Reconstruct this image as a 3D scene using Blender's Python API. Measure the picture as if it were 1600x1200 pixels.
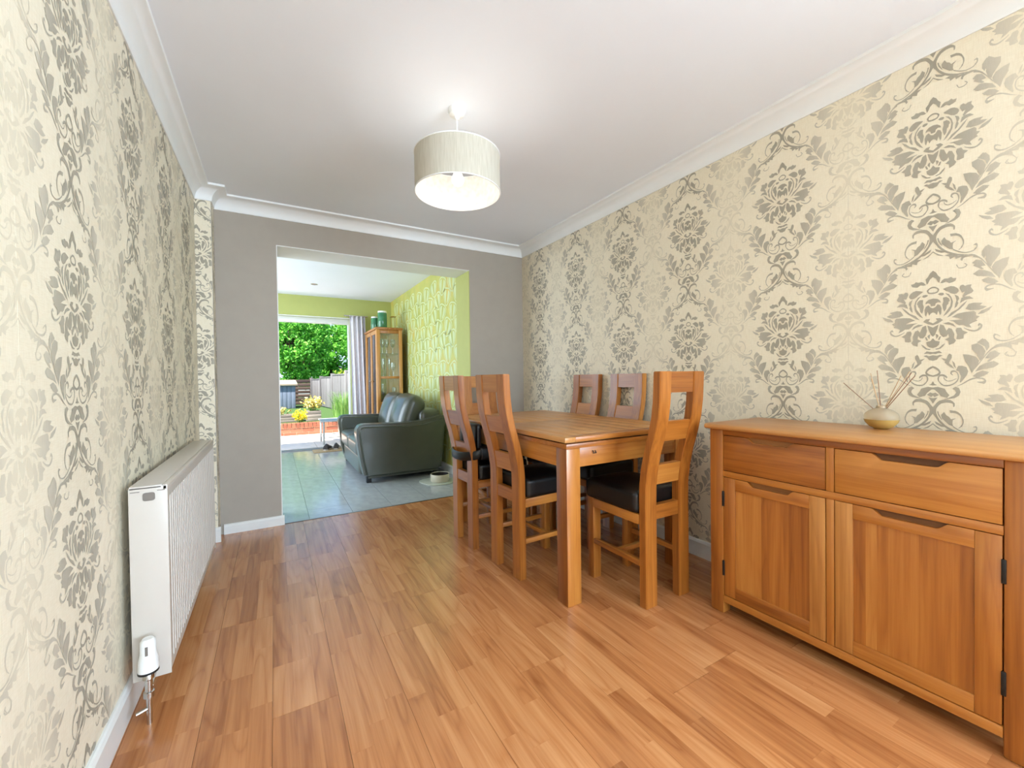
import bpy, bmesh, math, random
from mathutils import Vector, Matrix, geometry
for _o in list(bpy.data.objects): bpy.data.objects.remove(_o, do_unlink=True)
S = bpy.context.scene
COL = S.collection
R = math.radians
random.seed(7)

# ---------------------------------------------------------------- camera
cam_d = bpy.data.cameras.new('camera')
cam = bpy.data.objects.new('camera', cam_d); COL.objects.link(cam)
cam_d.sensor_width = 36.0; cam_d.lens = 641.346 / 1600 * 36.0
cam_d.clip_start = 0.02; cam_d.clip_end = 200
_yaw, _pit, _rol = 0.5249572, -0.0138796, -0.0134997
_f = Vector((math.sin(_yaw) * math.cos(_pit), math.cos(_yaw) * math.cos(_pit), math.sin(_pit)))
_r = Vector((math.cos(_yaw), -math.sin(_yaw), 0)); _u = _r.cross(_f)
_r2 = _r * math.cos(_rol) + _u * math.sin(_rol); _u2 = -_r * math.sin(_rol) + _u * math.cos(_rol)
_m = Matrix((_r2, _u2, -_f)).transposed().to_4x4(); _m.translation = Vector((0, 0, 1.08))
cam.matrix_world = _m
S.camera = cam

# ---------------------------------------------------------------- view, world, sun, fill lamps at added windows
S.view_settings.view_transform = 'Standard'; S.view_settings.look = 'None'
S.view_settings.gamma = 1.0; S.view_settings.use_curve_mapping = False
S.view_settings.exposure = 0.6
W = bpy.data.worlds.new('sky'); S.world = W; W.use_nodes = True
_nt = W.node_tree; _nt.nodes.clear()
_o = _nt.nodes.new('ShaderNodeOutputWorld'); _b = _nt.nodes.new('ShaderNodeBackground')
_s = _nt.nodes.new('ShaderNodeTexSky'); _s.sky_type = 'HOSEK_WILKIE'; _s.turbidity = 3.0; _s.ground_albedo = 0.4
_s.sun_direction = Vector((-0.5, -0.3, 0.8)).normalized()
_nt.links.new(_s.outputs[0], _b.inputs[0]); _nt.links.new(_b.outputs[0], _o.inputs[0])
_b.inputs[1].default_value = 5.6
SUN = bpy.data.lights.new('sun', 'SUN'); SUN.energy = 11.0; SUN.angle = R(0.6); SUN.color = (1.0, 0.95, 0.86)
_so = bpy.data.objects.new('sun', SUN); COL.objects.link(_so)
_so.rotation_euler = Vector((0.5, 0.30, -0.8)).to_track_quat('-Z', 'Y').to_euler()

def area(name, loc, direction, sx, sy, power, color):
    L = bpy.data.lights.new(name, 'AREA'); L.shape = 'RECTANGLE'; L.size = sx; L.size_y = sy; L.energy = power; L.color = color
    o = bpy.data.objects.new(name, L); COL.objects.link(o); o.location = loc
    o.rotation_euler = Vector(direction).to_track_quat('-Z', 'Y').to_euler(); return o
# fill lamps added at unseen windows, behind the camera and beside the garden room
area('added_fill_rear', (1.3, -4.66, 1.45), (-0.25, 1, 0.5), 1.5, 1.5, 120, (0.62, 0.82, 1.0))
area('added_fill_side', (2.26, -1.85, 1.45), (-1, 0.35, 0.25), 1.9, 1.5, 140, (0.67, 0.84, 1.0))
area('added_fill_garden_room', (-2.26, 5.5, 1.4), (1, -0.35, -0.3), 2.4, 1.6, 72, (0.78, 0.89, 1.0))

# ---------------------------------------------------------------- materials
def lin(r, g, b):
    f = lambda c: (c / 255) / 12.92 if c <= 10 else ((c / 255 + 0.055) / 1.055) ** 2.4
    return (f(r), f(g), f(b), 1.0)
class N:
    def __init__(s, name):
        s.m = bpy.data.materials.new(name); s.m.use_nodes = True; s.t = s.m.node_tree
        s.b = s.t.nodes['Principled BSDF']
    def n(s, typ, **k):
        x = s.t.nodes.new('ShaderNode' + typ)
        for a, v in k.items():
            if a.startswith('i_'):
                key = a[2:]; key = int(key) if key.isdigit() else key.replace('_', ' ')
                x.inputs[key].default_value = v
            else: setattr(x, a, v)
        return x
    def l(s, a, b): s.t.links.new(a, b)
    def ramp(s, fac, stops):
        r = s.n('ValToRGB'); e = r.color_ramp.elements
        while len(e) < len(stops): e.new(0.5)
        for i, (p, c) in enumerate(stops): e[i].position = p; e[i].color = c
        s.l(fac, r.inputs[0]); return r
    def bump(s, h, strength, dist=0.002):
        b = s.n('Bump'); b.inputs['Strength'].default_value = strength; b.inputs['Distance'].default_value = dist
        s.l(h, b.inputs['Height']); s.l(b.outputs[0], s.b.inputs['Normal']); return b
def plain(name, rgb, rough=0.5, metal=0.0, var=0.04, scale=12.0, bump=0.0, coat=0.0, emit=None, spec=0.5, bscale=None):
    k = N(name); c = lin(*rgb)
    tc = k.n('TexCoord'); nz = k.n('TexNoise', i_Scale=scale, i_Detail=4.0); k.l(tc.outputs['Object'], nz.inputs['Vector'])
    lo = tuple(max(0, x * (1 - var)) for x in c[:3]) + (1,); hi = tuple(min(1, x * (1 + var)) for x in c[:3]) + (1,)
    r = k.ramp(nz.outputs[0], [(0.3, lo), (0.7, hi)]); k.l(r.outputs[0], k.b.inputs['Base Color'])
    k.b.inputs['Roughness'].default_value = rough; k.b.inputs['Metallic'].default_value = metal
    k.b.inputs['Coat Weight'].default_value = coat; k.b.inputs['Specular IOR Level'].default_value = spec
    if bump:
        n2 = k.n('TexNoise', i_Scale=bscale or scale * 8, i_Detail=3.0); k.l(tc.outputs['Object'], n2.inputs['Vector']); k.bump(n2.outputs[0], bump)
    if emit:
        k.b.inputs['Emission Color'].default_value = lin(*emit[0]); k.b.inputs['Emission Strength'].default_value = emit[1]
    return k.m
def wood(name, light, mid, dark, axis='Z', rough=0.32, coat=0.15, grain=1.0, tone=1.0, coord='Object', bands=0.5, bump=0.12):
    """oak: long soft grain along one axis, a tone of its own for every piece"""
    k = N(name)
    oi = k.n('ObjectInfo'); ge = k.n('NewGeometry')
    ad = k.n('Math', operation='MULTIPLY_ADD', i_1=7.31); k.l(ge.outputs['Random Per Island'], ad.inputs[0]); k.l(oi.outputs['Random'], ad.inputs[2])
    fr = k.n('Math', operation='FRACT'); k.l(ad.outputs[0], fr.inputs[0])
    if coord == 'Position': src = ge.outputs['Position']
    else: src = k.n('TexCoord').outputs['Object']
    off = k.n('Vector' + 'Math', operation='SCALE'); cv = k.n('CombineXYZ', i_0=37.1, i_1=53.7, i_2=19.3)
    k.l(cv.outputs[0], off.inputs[0]); k.l(fr.outputs[0], off.inputs['Scale'])
    sh = k.n('VectorMath', operation='ADD'); k.l(src, sh.inputs[0]); k.l(off.outputs[0], sh.inputs[1])
    sc = {'X': (1.3, 26, 26), 'Y': (26, 1.3, 26), 'Z': (26, 26, 1.3)}[axis]
    mp = k.n('Mapping'); mp.inputs['Scale'].default_value = sc; k.l(sh.outputs[0], mp.inputs['Vector'])
    g1 = k.n('TexNoise', i_Scale=1.0 * grain, i_Detail=5.0, i_Roughness=0.6, i_Distortion=0.6); k.l(mp.outputs[0], g1.inputs['Vector'])
    sc2 = tuple(v * 4.5 if v > 2 else v * 2.2 for v in sc)
    mp2 = k.n('Mapping'); mp2.inputs['Scale'].default_value = sc2; k.l(sh.outputs[0], mp2.inputs['Vector'])
    g2 = k.n('TexNoise', i_Scale=1.0, i_Detail=3.0); k.l(mp2.outputs[0], g2.inputs['Vector'])
    # cathedral bands
    sc3 = tuple(v * 0.42 if v > 2 else v * 1.1 for v in sc)
    mp3 = k.n('Mapping'); mp3.inputs['Scale'].default_value = sc3; k.l(sh.outputs[0], mp3.inputs['Vector'])
    g3 = k.n('TexNoise', i_Scale=0.8, i_Detail=1.5, i_Distortion=0.5); k.l(mp3.outputs[0], g3.inputs['Vector'])
    m3 = k.n('Math', operation='MULTIPLY', i_1=13.0); k.l(g3.outputs[0], m3.inputs[0])
    f3 = k.n('Math', operation='PINGPONG', i_1=1.0); k.l(m3.outputs[0], f3.inputs[0])
    p3 = k.n('Math', operation='POWER', i_1=3.0); k.l(f3.outputs[0], p3.inputs[0])
    a = k.n('Math', operation='MULTIPLY', i_1=0.62); k.l(g1.outputs[0], a.inputs[0])
    b = k.n('Math', operation='MULTIPLY_ADD', i_1=0.34); k.l(g2.outputs[0], b.inputs[0]); k.l(a.outputs[0], b.inputs[2])
    c = k.n('Math', operation='MULTIPLY_ADD', i_1=-0.16 * bands); k.l(p3.outputs[0], c.inputs[0]); k.l(b.outputs[0], c.inputs[2])
    tn = k.n('Math', operation='MULTIPLY_ADD', i_1=0.42 * tone, i_2=-0.21 * tone); k.l(fr.outputs[0], tn.inputs[0])
    d = k.n('Math', operation='ADD'); k.l(c.outputs[0], d.inputs[0]); k.l(tn.outputs[0], d.inputs[1])
    r = k.ramp(d.outputs[0], [(0.18, lin(*dark)), (0.45, lin(*mid)), (0.72, lin(*light))]); k.l(r.outputs[0], k.b.inputs['Base Color'])
    k.b.inputs['Roughness'].default_value = rough; k.b.inputs['Coat Weight'].default_value = coat; k.b.inputs['Coat Roughness'].default_value = 0.25
    k.bump(g2.outputs[0], bump, 0.001)
    return k.m
M = {}
M['white'] = plain('white_paint', (236, 236, 234), 0.45, var=0.01)
M['ceiling'] = plain('ceiling_paint', (240, 244, 251), 0.75, var=0.015, scale=2.0)
M['gloss_white'] = plain('white_gloss', (232, 231, 227), 0.3, var=0.01)
M['grey_wall'] = plain('warm_grey_emulsion', (170, 160, 147), 0.6, var=0.02, bump=0.05)
M['lime'] = plain('lime_emulsion', (182, 186, 108), 0.6, var=0.02)
M['joint'] = plain('dark_joint', (104, 66, 38), 0.8)
M['board'] = wood('laminate_board', (214, 152, 98), (192, 126, 75), (158, 96, 52), 'Y', 0.24, 0.55, tone=0.7, coord='Position', bands=1.0)
OAK = ((196, 130, 58), (172, 103, 37), (132, 71, 20))
M['oak_z'] = wood('oak_upright', *OAK, 'Z', 0.34, 0.45)
M['oak_x'] = wood('oak_across', *OAK, 'X', 0.34, 0.4)
M['oak_y'] = wood('oak_lengthwise', *OAK, 'Y', 0.34, 0.3)
M['oak_top'] = wood('oak_table_top', (208, 152, 92), (194, 136, 76), (174, 114, 60), 'Y', 0.36, 0.15, tone=0.8, bands=0.0, bump=0.02, grain=0.6)
M['oak_shaded'] = wood('oak_recess_shade', (150, 98, 48), (120, 74, 34), (90, 52, 22), 'Y', 0.5, 0.0)  # oak darkened in its colour to stand for shade in recesses and gaps
M['oak_pale_z'] = wood('pale_oak_upright', (214, 156, 88), (194, 132, 66), (160, 100, 44), 'Z', 0.35, 0.1)
M['leather_black'] = plain('black_leather', (9, 9, 10), 0.36, var=0.2, scale=30, bump=0.12, bscale=260)
M['black'] = plain('black_metal', (16, 14, 13), 0.5)
M['radiator'] = plain('radiator_enamel', (200, 191, 180), 0.3, var=0.01)
M['grey_plastic'] = plain('grey_badge', (120, 112, 104), 0.5)
M['chrome'] = plain('chrome', (200, 196, 190), 0.18, metal=1.0)
M['tile'] = plain('grey_floor_tile', (172, 177, 180), 0.13, var=0.1, scale=5, spec=0.6)
M['grout'] = plain('grout', (120, 120, 116), 0.8)
M['sofa'] = plain('olive_grey_leather', (66, 69, 56), 0.32, var=0.08, scale=9, bump=0.12, bscale=140, spec=0.7, coat=0.2)
M['curtain'] = plain('silver_curtain', (214, 209, 214), 0.45, var=0.05, scale=30)
M['bulb'] = plain('lit_bulb', (255, 250, 240), 0.3, emit=((255, 246, 230), 5.0))

# special materials
def paper_mat():
    k = N('cream_linen_wallpaper'); tc = k.n('TexCoord')
    mp = k.n('Mapping'); mp.inputs['Scale'].default_value = (420, 420, 30); k.l(tc.outputs['Object'], mp.inputs['Vector'])
    a = k.n('TexNoise', i_Scale=1.0, i_Detail=2.0); k.l(mp.outputs[0], a.inputs['Vector'])
    mq = k.n('Mapping'); mq.inputs['Scale'].default_value = (40, 40, 420); k.l(tc.outputs['Object'], mq.inputs['Vector'])
    b = k.n('TexNoise', i_Scale=1.0, i_Detail=2.0); k.l(mq.outputs[0], b.inputs['Vector'])
    m = k.n('Math', operation='ADD'); k.l(a.outputs[0], m.inputs[0]); k.l(b.outputs[0], m.inputs[1])
    h = k.n('Math', operation='MULTIPLY', i_1=0.5); k.l(m.outputs[0], h.inputs[0])
    r = k.ramp(h.outputs[0], [(0.3, lin(228, 215, 188)), (0.7, lin(242, 232, 209))])
    k.l(r.outputs[0], k.b.inputs['Base Color']); k.b.inputs['Roughness'].default_value = 0.5
    k.bump(h.outputs[0], 0.35, 0.0015); return k.m
def print_mat():
    k = N('silver_damask_ink'); tc = k.n('TexCoord'); sp = k.n('SeparateXYZ'); k.l(tc.outputs['Object'], sp.inputs[0])
    ab = k.n('Math', operation='ABSOLUTE'); k.l(sp.outputs[0], ab.inputs[0])
    q = k.n('Math', operation='MULTIPLY', i_1=1 / 0.268); k.l(ab.outputs[0], q.inputs[0])
    nz = k.n('TexNoise', i_Scale=60.0, i_Detail=3.0); mp = k.n('Mapping'); mp.inputs['Scale'].default_value = (6, 6, 0.8)
    k.l(tc.outputs['Object'], mp.inputs['Vector']); k.l(mp.outputs[0], nz.inputs['Vector'])
    w = k.n('Math', operation='MULTIPLY_ADD', i_1=0.16, i_2=-0.08); k.l(nz.outputs[0], w.inputs[0])
    s = k.n('Math', operation='ADD'); k.l(q.outputs[0], s.inputs[0]); k.l(w.outputs[0], s.inputs[1])
    r = k.ramp(s.outputs[0], [(0.05, lin(164, 156, 139)), (0.35, lin(177, 169, 152)), (0.62, lin(202, 193, 174)), (0.88, lin(223, 212, 188))])
    k.l(r.outputs[0], k.b.inputs['Base Color']); k.b.inputs['Roughness'].default_value = 0.45
    k.b.inputs['Specular IOR Level'].default_value = 0.3; return k.m
def glass_mat(name, col=(0.95, 0.98, 0.97), alpha=0.85, rough=0.03):
    k = N(name); k.t.nodes.remove(k.b); out = k.t.nodes['Material Output']
    tr = k.n('BsdfTransparent'); tr.inputs[0].default_value = col + (1,)
    gl = k.n('BsdfGlossy'); gl.inputs['Roughness'].default_value = rough
    fz = k.n('Fresnel', i_IOR=1.45); mu = k.n('Math', operation='MULTIPLY_ADD', i_1=1.0, i_2=1 - alpha); k.l(fz.outputs[0], mu.inputs[0])
    mx = k.n('MixShader'); k.l(mu.outputs[0], mx.inputs[0]); k.l(tr.outputs[0], mx.inputs[1]); k.l(gl.outputs[0], mx.inputs[2])
    k.l(mx.outputs[0], out.inputs[0]); return k.m
def lime_paper_mat():
    k = N('lime_gold_wallpaper'); tc = k.n('TexCoord'); nz = k.n('TexNoise', i_Scale=3.5, i_Detail=5.0); k.l(tc.outputs['Object'], nz.inputs['Vector'])
    r = k.ramp(nz.outputs[0], [(0.35, lin(182, 186, 98)), (0.55, lin(200, 196, 104)), (0.7, lin(208, 186, 90))])
    k.l(r.outputs[0], k.b.inputs['Base Color']); k.b.inputs['Roughness'].default_value = 0.4; return k.m
def leaf_mat(name, a, b, c, trans=0.3):
    k = N(name); ge = k.n('NewGeometry'); r = k.ramp(ge.outputs['Random Per Island'], [(0.0, lin(*a)), (0.5, lin(*b)), (1.0, lin(*c))])
    k.l(r.outputs[0], k.b.inputs['Base Color']); k.b.inputs['Roughness'].default_value = 0.5
    out = k.t.nodes['Material Output']; tl = k.n('BsdfTranslucent'); k.l(r.outputs[0], tl.inputs[0])
    mx = k.n('MixShader', i_0=trans); k.l(k.b.outputs[0], mx.inputs[1]); k.l(tl.outputs[0], mx.inputs[2]); k.l(mx.outputs[0], out.inputs[0]); return k.m
def shade_mat():
    k = N('linen_lampshade'); tc = k.n('TexCoord'); mp = k.n('Mapping'); mp.inputs['Scale'].default_value = (260, 260, 14)
    k.l(tc.outputs['Object'], mp.inputs['Vector']); nz = k.n('TexNoise', i_Scale=1.0, i_Detail=3.0); k.l(mp.outputs[0], nz.inputs['Vector'])
    r = k.ramp(nz.outputs[0], [(0.3, lin(188, 180, 162)), (0.7, lin(206, 199, 184))]); k.l(r.outputs[0], k.b.inputs['Base Color'])
    k.b.inputs['Roughness'].default_value = 0.8; out = k.t.nodes['Material Output']
    tl = k.n('BsdfTranslucent'); k.l(r.outputs[0], tl.inputs[0]); mx = k.n('MixShader', i_0=0.06)
    k.l(k.b.outputs[0], mx.inputs[1]); k.l(tl.outputs[0], mx.inputs[2]); k.l(mx.outputs[0], out.inputs[0]); return k.m
M['paper'] = paper_mat(); M['ink'] = print_mat(); M['glass'] = glass_mat('clear_glass'); M['lime_paper'] = lime_paper_mat()
M['shade'] = shade_mat()

# ---------------------------------------------------------------- helpers
def mesh_obj(name, bm, mat, parent=None, smooth=False, auto=None):
    me = bpy.data.meshes.new(name); bm.normal_update(); bm.to_mesh(me); bm.free()
    o = bpy.data.objects.new(name, me); COL.objects.link(o)
    if mat is not None: me.materials.append(M[mat] if isinstance(mat, str) else mat)
    if parent is not None: o.parent = parent
    if smooth:
        me.polygons.foreach_set('use_smooth', [True] * len(me.polygons))
        if auto is not None:
            try: me.set_sharp_from_angle(angle=R(auto))
            except Exception: pass
    return o
def tag(o, label=None, cat=None, group=None, kind=None):
    if label: o['label'] = label
    if cat: o['category'] = cat
    if group: o['group'] = group
    if kind: o['kind'] = kind
    return o
def empty(name, loc=(0, 0, 0), rz=0.0, parent=None):
    o = bpy.data.objects.new(name, None); COL.objects.link(o); o.empty_display_size = 0.1
    o.location = loc; o.rotation_euler = (0, 0, rz)
    if parent is not None: o.parent = parent
    return o
def add_box(bm, lo, hi, bev=0.0, seg=2):
    t = bmesh.new(); bmesh.ops.create_cube(t, size=1.0)
    lo = Vector(lo); hi = Vector(hi)
    for v in t.verts: v.co = Vector((lo[i] + (v.co[i] + 0.5) * (hi[i] - lo[i]) for i in range(3)))
    if bev: bmesh.ops.bevel(t, geom=t.edges[:], offset=bev, segments=seg, affect='EDGES', profile=0.5, clamp_overlap=True)
    merge(bm, t)
def merge(bm, t, mat=None):
    if mat is not None: bmesh.ops.transform(t, matrix=mat, verts=t.verts)
    me = bpy.data.meshes.new('tmp'); t.to_mesh(me); t.free(); bm.from_mesh(me); bpy.data.meshes.remove(me)
def box(name, lo, hi, mat, parent=None, bev=0.0, seg=2, smooth=False):
    bm = bmesh.new(); add_box(bm, lo, hi, bev, seg)
    return mesh_obj(name, bm, mat, parent, smooth=smooth or bev > 0, auto=35)
def struct(o): o['kind'] = 'structure'; return o
def add_prism(bm, pts, axis, a, b, bev=0.0, seg=2):
    """closed outline extruded along an axis from a to b; pts are the two other coordinates in order"""
    t = bmesh.new()
    def mk(p, d):
        return {'X': (d, p[0], p[1]), 'Y': (p[0], d, p[1]), 'Z': (p[0], p[1], d)}[axis]
    v0 = [t.verts.new(mk(p, a)) for p in pts]; v1 = [t.verts.new(mk(p, b)) for p in pts]; n = len(pts)
    t.faces.new(v0); t.faces.new(v1[::-1])
    for i in range(n): t.faces.new((v0[i], v1[i], v1[(i + 1) % n], v0[(i + 1) % n]))
    bmesh.ops.recalc_face_normals(t, faces=t.faces[:])
    if bev:
        es = [e for e in t.edges if len(e.link_faces) == 2 and e.calc_face_angle(0) > 0.6]
        bmesh.ops.bevel(t, geom=es, offset=bev, segments=seg, affect='EDGES', profile=0.5, clamp_overlap=True)
    merge(bm, t)
def prism(name, pts, axis, a, b, mat, parent=None, bev=0.0):
    bm = bmesh.new(); add_prism(bm, pts, axis, a, b, bev); return mesh_obj(name, bm, mat, parent, smooth=True, auto=32)
def add_lathe(bm, prof, c=(0, 0, 0), seg=32, close=False):
    t = bmesh.new(); rings = []
    for r, z in prof:
        if r < 1e-5: rings.append([t.verts.new((c[0], c[1], c[2] + z))])
        else: rings.append([t.verts.new((c[0] + r * math.cos(2 * math.pi * i / seg), c[1] + r * math.sin(2 * math.pi * i / seg), c[2] + z)) for i in range(seg)])
    pairs = list(zip(rings, rings[1:])) + ([(rings[-1], rings[0])] if close else [])
    for A, B in pairs:
        for i in range(seg):
            j = (i + 1) % seg
            if len(A) == 1 and len(B) == 1: continue
            if len(A) == 1: t.faces.new((A[0], B[i], B[j]))
            elif len(B) == 1: t.faces.new((A[i], A[j], B[0]))
            else: t.faces.new((A[i], A[j], B[j], B[i]))
    bmesh.ops.recalc_face_normals(t, faces=t.faces[:]); merge(bm, t)
def lathe(name, prof, mat, parent=None, c=(0, 0, 0), seg=32, close=False, auto=40):
    bm = bmesh.new(); add_lathe(bm, prof, c, seg, close); return mesh_obj(name, bm, mat, parent, smooth=True, auto=auto)
def add_tube(bm, pts, r, seg=8, cap=True):
    t = bmesh.new(); P = [Vector(p) for p in pts]; rings = []; n = len(P)
    rs = r if isinstance(r, (list, tuple)) else [r] * n
    up = None
    for i, p in enumerate(P):
        d = (P[min(i + 1, n - 1)] - P[max(i - 1, 0)]).normalized()
        if up is None:
            up = Vector((0, 0, 1)) if abs(d.z) < 0.9 else Vector((1, 0, 0))
        x = d.cross(up).normalized(); y = x.cross(d).normalized(); up = y
        rings.append([t.verts.new(p + (x * math.cos(2 * math.pi * k / seg) + y * math.sin(2 * math.pi * k / seg)) * rs[i]) for k in range(seg)])
    for A, B in zip(rings, rings[1:]):
        for k in range(seg): t.faces.new((A[k], A[(k + 1) % seg], B[(k + 1) % seg], B[k]))
    if cap: t.faces.new(rings[0][::-1]); t.faces.new(rings[-1])
    bmesh.ops.recalc_face_normals(t, faces=t.faces[:]); merge(bm, t)
def tube(name, pts, r, mat, parent=None, seg=8):
    bm = bmesh.new(); add_tube(bm, pts, r, seg); return mesh_obj(name, bm, mat, parent, smooth=True, auto=50)
def add_cushion(bm, lo, hi, n=4.0, cuts=10, puff=(0, 0, 0), mat=None):
    """soft padded block: a superellipsoid-cornered box"""
    t = bmesh.new(); bmesh.ops.create_cube(t, size=2.0)
    bmesh.ops.subdivide_edges(t, edges=t.edges[:], cuts=cuts, use_grid_fill=True)
    lo = Vector(lo); hi = Vector(hi); c = (lo + hi) / 2; h = (hi - lo) / 2; m = min(h)
    for v in t.verts:
        p = v.co.copy(); q = Vector((p.x * h.x, p.y * h.y, p.z * h.z))
        rr = min(m * 0.95, m * n / 4.0)
        inner = Vector([max(-(h[i] - rr), min(h[i] - rr, q[i])) for i in range(3)])
        d = q - inner
        if d.length > 1e-9: q = inner + d.normalized() * rr
        for i in range(3):
            if puff[i]:
                j, k2 = (i + 1) % 3, (i + 2) % 3
                w = max(0, 1 - (q[j] / h[j]) ** 2) * max(0, 1 - (q[k2] / h[k2]) ** 2)
                q[i] += math.copysign(puff[i] * w, q[i]) * min(1, abs(q[i]) / h[i])
        v.co = c + q
    merge(bm, t, mat)
def cushion(name, lo, hi, mat, parent=None, n=3.0, puff=(0, 0, 0), cuts=10, xf=None):
    bm = bmesh.new(); add_cushion(bm, lo, hi, n, cuts, puff, xf); return mesh_obj(name, bm, mat, parent, smooth=True)
def copy_tree(o, parent=None):
    c = o.copy(); COL.objects.link(c); c.parent = parent
    for ch in list(o.children): copy_tree(ch, c)
    return c

# ---------------------------------------------------------------- structure
XL, XR, YB, YF = -0.437, 2.189, 3.545, -4.60      # left wall, right wall, grey wall, wall behind the camera
ZC, ZK = 2.385, 2.293                             # ceiling, foot of the coving
YB2, XR2, YG, XL2, ZC2 = 3.86, 1.74, 7.08, -2.25, 2.40   # garden room
XP, YP = -0.347, 3.40                             # boxed-in corner
XO1, XO2, ZO = 0.037, 1.599, 2.095                # opening

# dining room floor of laminate staves
fl = struct(box('floor', (XL - 0.05, YF - 0.05, -0.06), (XR + 0.05, YB, -0.009), 'joint'))
tag(fl, 'warm oak three-strip laminate floor of the dining room', kind='structure')
unit = bmesh.new(); add_box(unit, (0, 0, -0.009), (1, 1, 0.0)); _um = bpy.data.meshes.new('plank'); unit.to_mesh(_um); unit.free(); _um.materials.append(M['board'])
BW = 0.1965; SW = BW / 3
rest = bmesh.new()
rb = random.Random(11)
ends_fixed = {-2: 2.19, -1: 2.19, 0: 1.515, 1: 2.19, 2: 3.04}
kb0 = int(math.floor((XL + 0.0245) / BW)); n_st = 0
for kb in range(kb0, int(math.ceil((XR + 0.0245) / BW))):
    x0 = -0.0245 + kb * BW
    e0 = ends_fixed.get(kb, rb.uniform(0, 1.28))
    ends = sorted(e0 + 1.28 * j for j in range(-7, 5))
    for s in range(3):
        xa, xb = x0 + s * SW, x0 + (s + 1) * SW
        xa += 0.0005 if s == 0 else 0.00008; xb -= 0.0005 if s == 2 else 0.00008
        xa = max(xa, XL); xb = min(xb, XR)
        if xb - xa < 0.004: continue
        for ya, yb in zip(ends, ends[1:]):
            y = ya
            while y < yb - 1e-6:
                L = rb.choice((0.27, 0.34, 0.42, 0.5, 0.62)); y2 = y + L
                if yb - y2 < 0.2: y2 = yb
                a, b = max(y, YF), min(y2, YB)
                if b - a > 0.004:
                    ga = 0.0006 if y == ya else 0.00008; gb = 0.0006 if y2 == yb else 0.00008
                    if b > 0.75:
                        o = bpy.data.objects.new('plank', _um); COL.objects.link(o); o.parent = fl
                        o.location = (xa, a + ga, 0); o.scale = (xb - xa, b - a - ga - gb, 1); n_st += 1
                    else: add_box(rest, (xa, a + ga, -0.009), (xb, b - gb, 0))
                y = y2
ro = mesh_obj('planks', rest, 'board', fl); ro['kind'] = 'stuff'

# tiled floor of the garden room
f2 = struct(box('floor_garden_room', (XL2, YB, -0.06), (XR2 + 0.3, YG + 0.02, -0.011), 'grout')); tag(f2, 'grey tiled floor of the garden room beyond the opening')
tm = bmesh.new(); add_box(tm, (0, 0, -0.011), (1, 1, 0)); _tm = bpy.data.meshes.new('tile'); tm.to_mesh(_tm); tm.free(); _tm.materials.append(M['tile'])
for i in range(-8, 6):
    for j in range(-1, 7):
        xa, xb = max(XL2, 0.22 + i * 0.32), min(XR2, 0.22 + (i + 1) * 0.32)
        off = 0.0 if i % 2 else 0.31
        ya, yb = max(YB + 0.012, 4.13 - 0.62 + j * 0.62 + off - 0.62), min(YG, 4.13 + j * 0.62 + off - 0.62)
        if xb - xa > 0.01 and yb - ya > 0.01 and not (ya < YB2 and (xa > XO2 + 0.1 or xb < XO1 - 0.1)):
            o = bpy.data.objects.new('tile', _tm); COL.objects.link(o); o.parent = f2
            o.location = (xa + 0.001, ya + 0.001, 0); o.scale = (xb - xa - 0.002, yb - ya - 0.002, 1)
struct(box('trim_1', (XO1, YB - 0.002, -0.01), (XO2, YB + 0.010, 0.003), plain('bronze_threshold', (96, 92, 86), 0.35, metal=0.8), bev=0.001))

# ceiling, cornice
struct(box('ceiling', (XL - 0.1, YF - 0.1, ZC), (XR + 0.1, YB + 0.01, ZC + 0.08), 'ceiling'))
struct(box('ceiling_garden_room', (XL2 - 0.1, YB2 - 0.01, ZC2), (XR2 + 0.4, YG + 0.1, ZC2 + 0.08), 'ceiling'))
def coving(name, path, closed_ends=True):
    """concave plaster coving swept along wall corners; path = list of (x, y, inward normal) mitred at corners"""
    prof = [(0, 0), (0.006, 0), (0.008, 0.008)]
    for i in range(0, 9):
        a = math.pi / 2 * i / 8
        prof.append((0.008 + 0.072 * (1 - math.cos(a)), 0.008 + 0.070 * math.sin(a)))
    prof += [(0.086, 0.08), (0.088, ZC - ZK), (0, ZC - ZK)]
    bm = bmesh.new(); n = len(prof); rows = []
    for (x, y, mx, my) in path:
        rows.append([bm.verts.new((x + mx * d, y + my * d, ZK + h)) for d, h in prof])
    for A, B in zip(rows, rows[1:]):
        for i in range(n): bm.faces.new((A[i], A[(i + 1) % n], B[(i + 1) % n], B[i]))
    bm.faces.new(rows[0]); bm.faces.new(rows[-1][::-1]); bmesh.ops.recalc_face_normals(bm, faces=bm.faces[:])
    return struct(mesh_obj(name, bm, 'white', smooth=True, auto=25))
coving('trim_2', [(XL, YF, 1, 1), (XL, YP, 1, -1), (XP, YP, 1, -1), (XP, YB, 1, -1), (XR, YB, -1, -1), (XR, YF, -1, 1)])

# walls
struct(box('wall_left', (XL - 0.12, YF - 0.1, 0), (XL, YB + 0.3, ZC), 'white'))
bm = bmesh.new()
add_box(bm, (XR, -0.85, 0), (XR + 0.12, YB + 0.3, ZC)); add_box(bm, (XR, YF - 0.1, 0), (XR + 0.12, -2.85, ZC)); add_box(bm, (XR, -2.85, 0), (XR + 0.12, -0.85, 0.68)); add_box(bm, (XR, -2.85, 2.22), (XR + 0.12, -0.85, ZC))
wr = struct(mesh_obj('wall_right', bm, 'grey_wall'))
wl = bpy.data.objects['wall_left']
wc = struct(box('wall_boxed_corner', (XL, YP, 0), (XP, YB, ZC), 'white'))
bm = bmesh.new()
add_box(bm, (XL, YB, 0), (XO1 - 0.006, YB2, ZC)); add_box(bm, (XO2 + 0.006, YB, 0), (XR, YB2, ZC)); add_box(bm, (XO1 - 0.006, YB, ZO + 0.006), (XO2 + 0.006, YB2, ZC))
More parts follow.
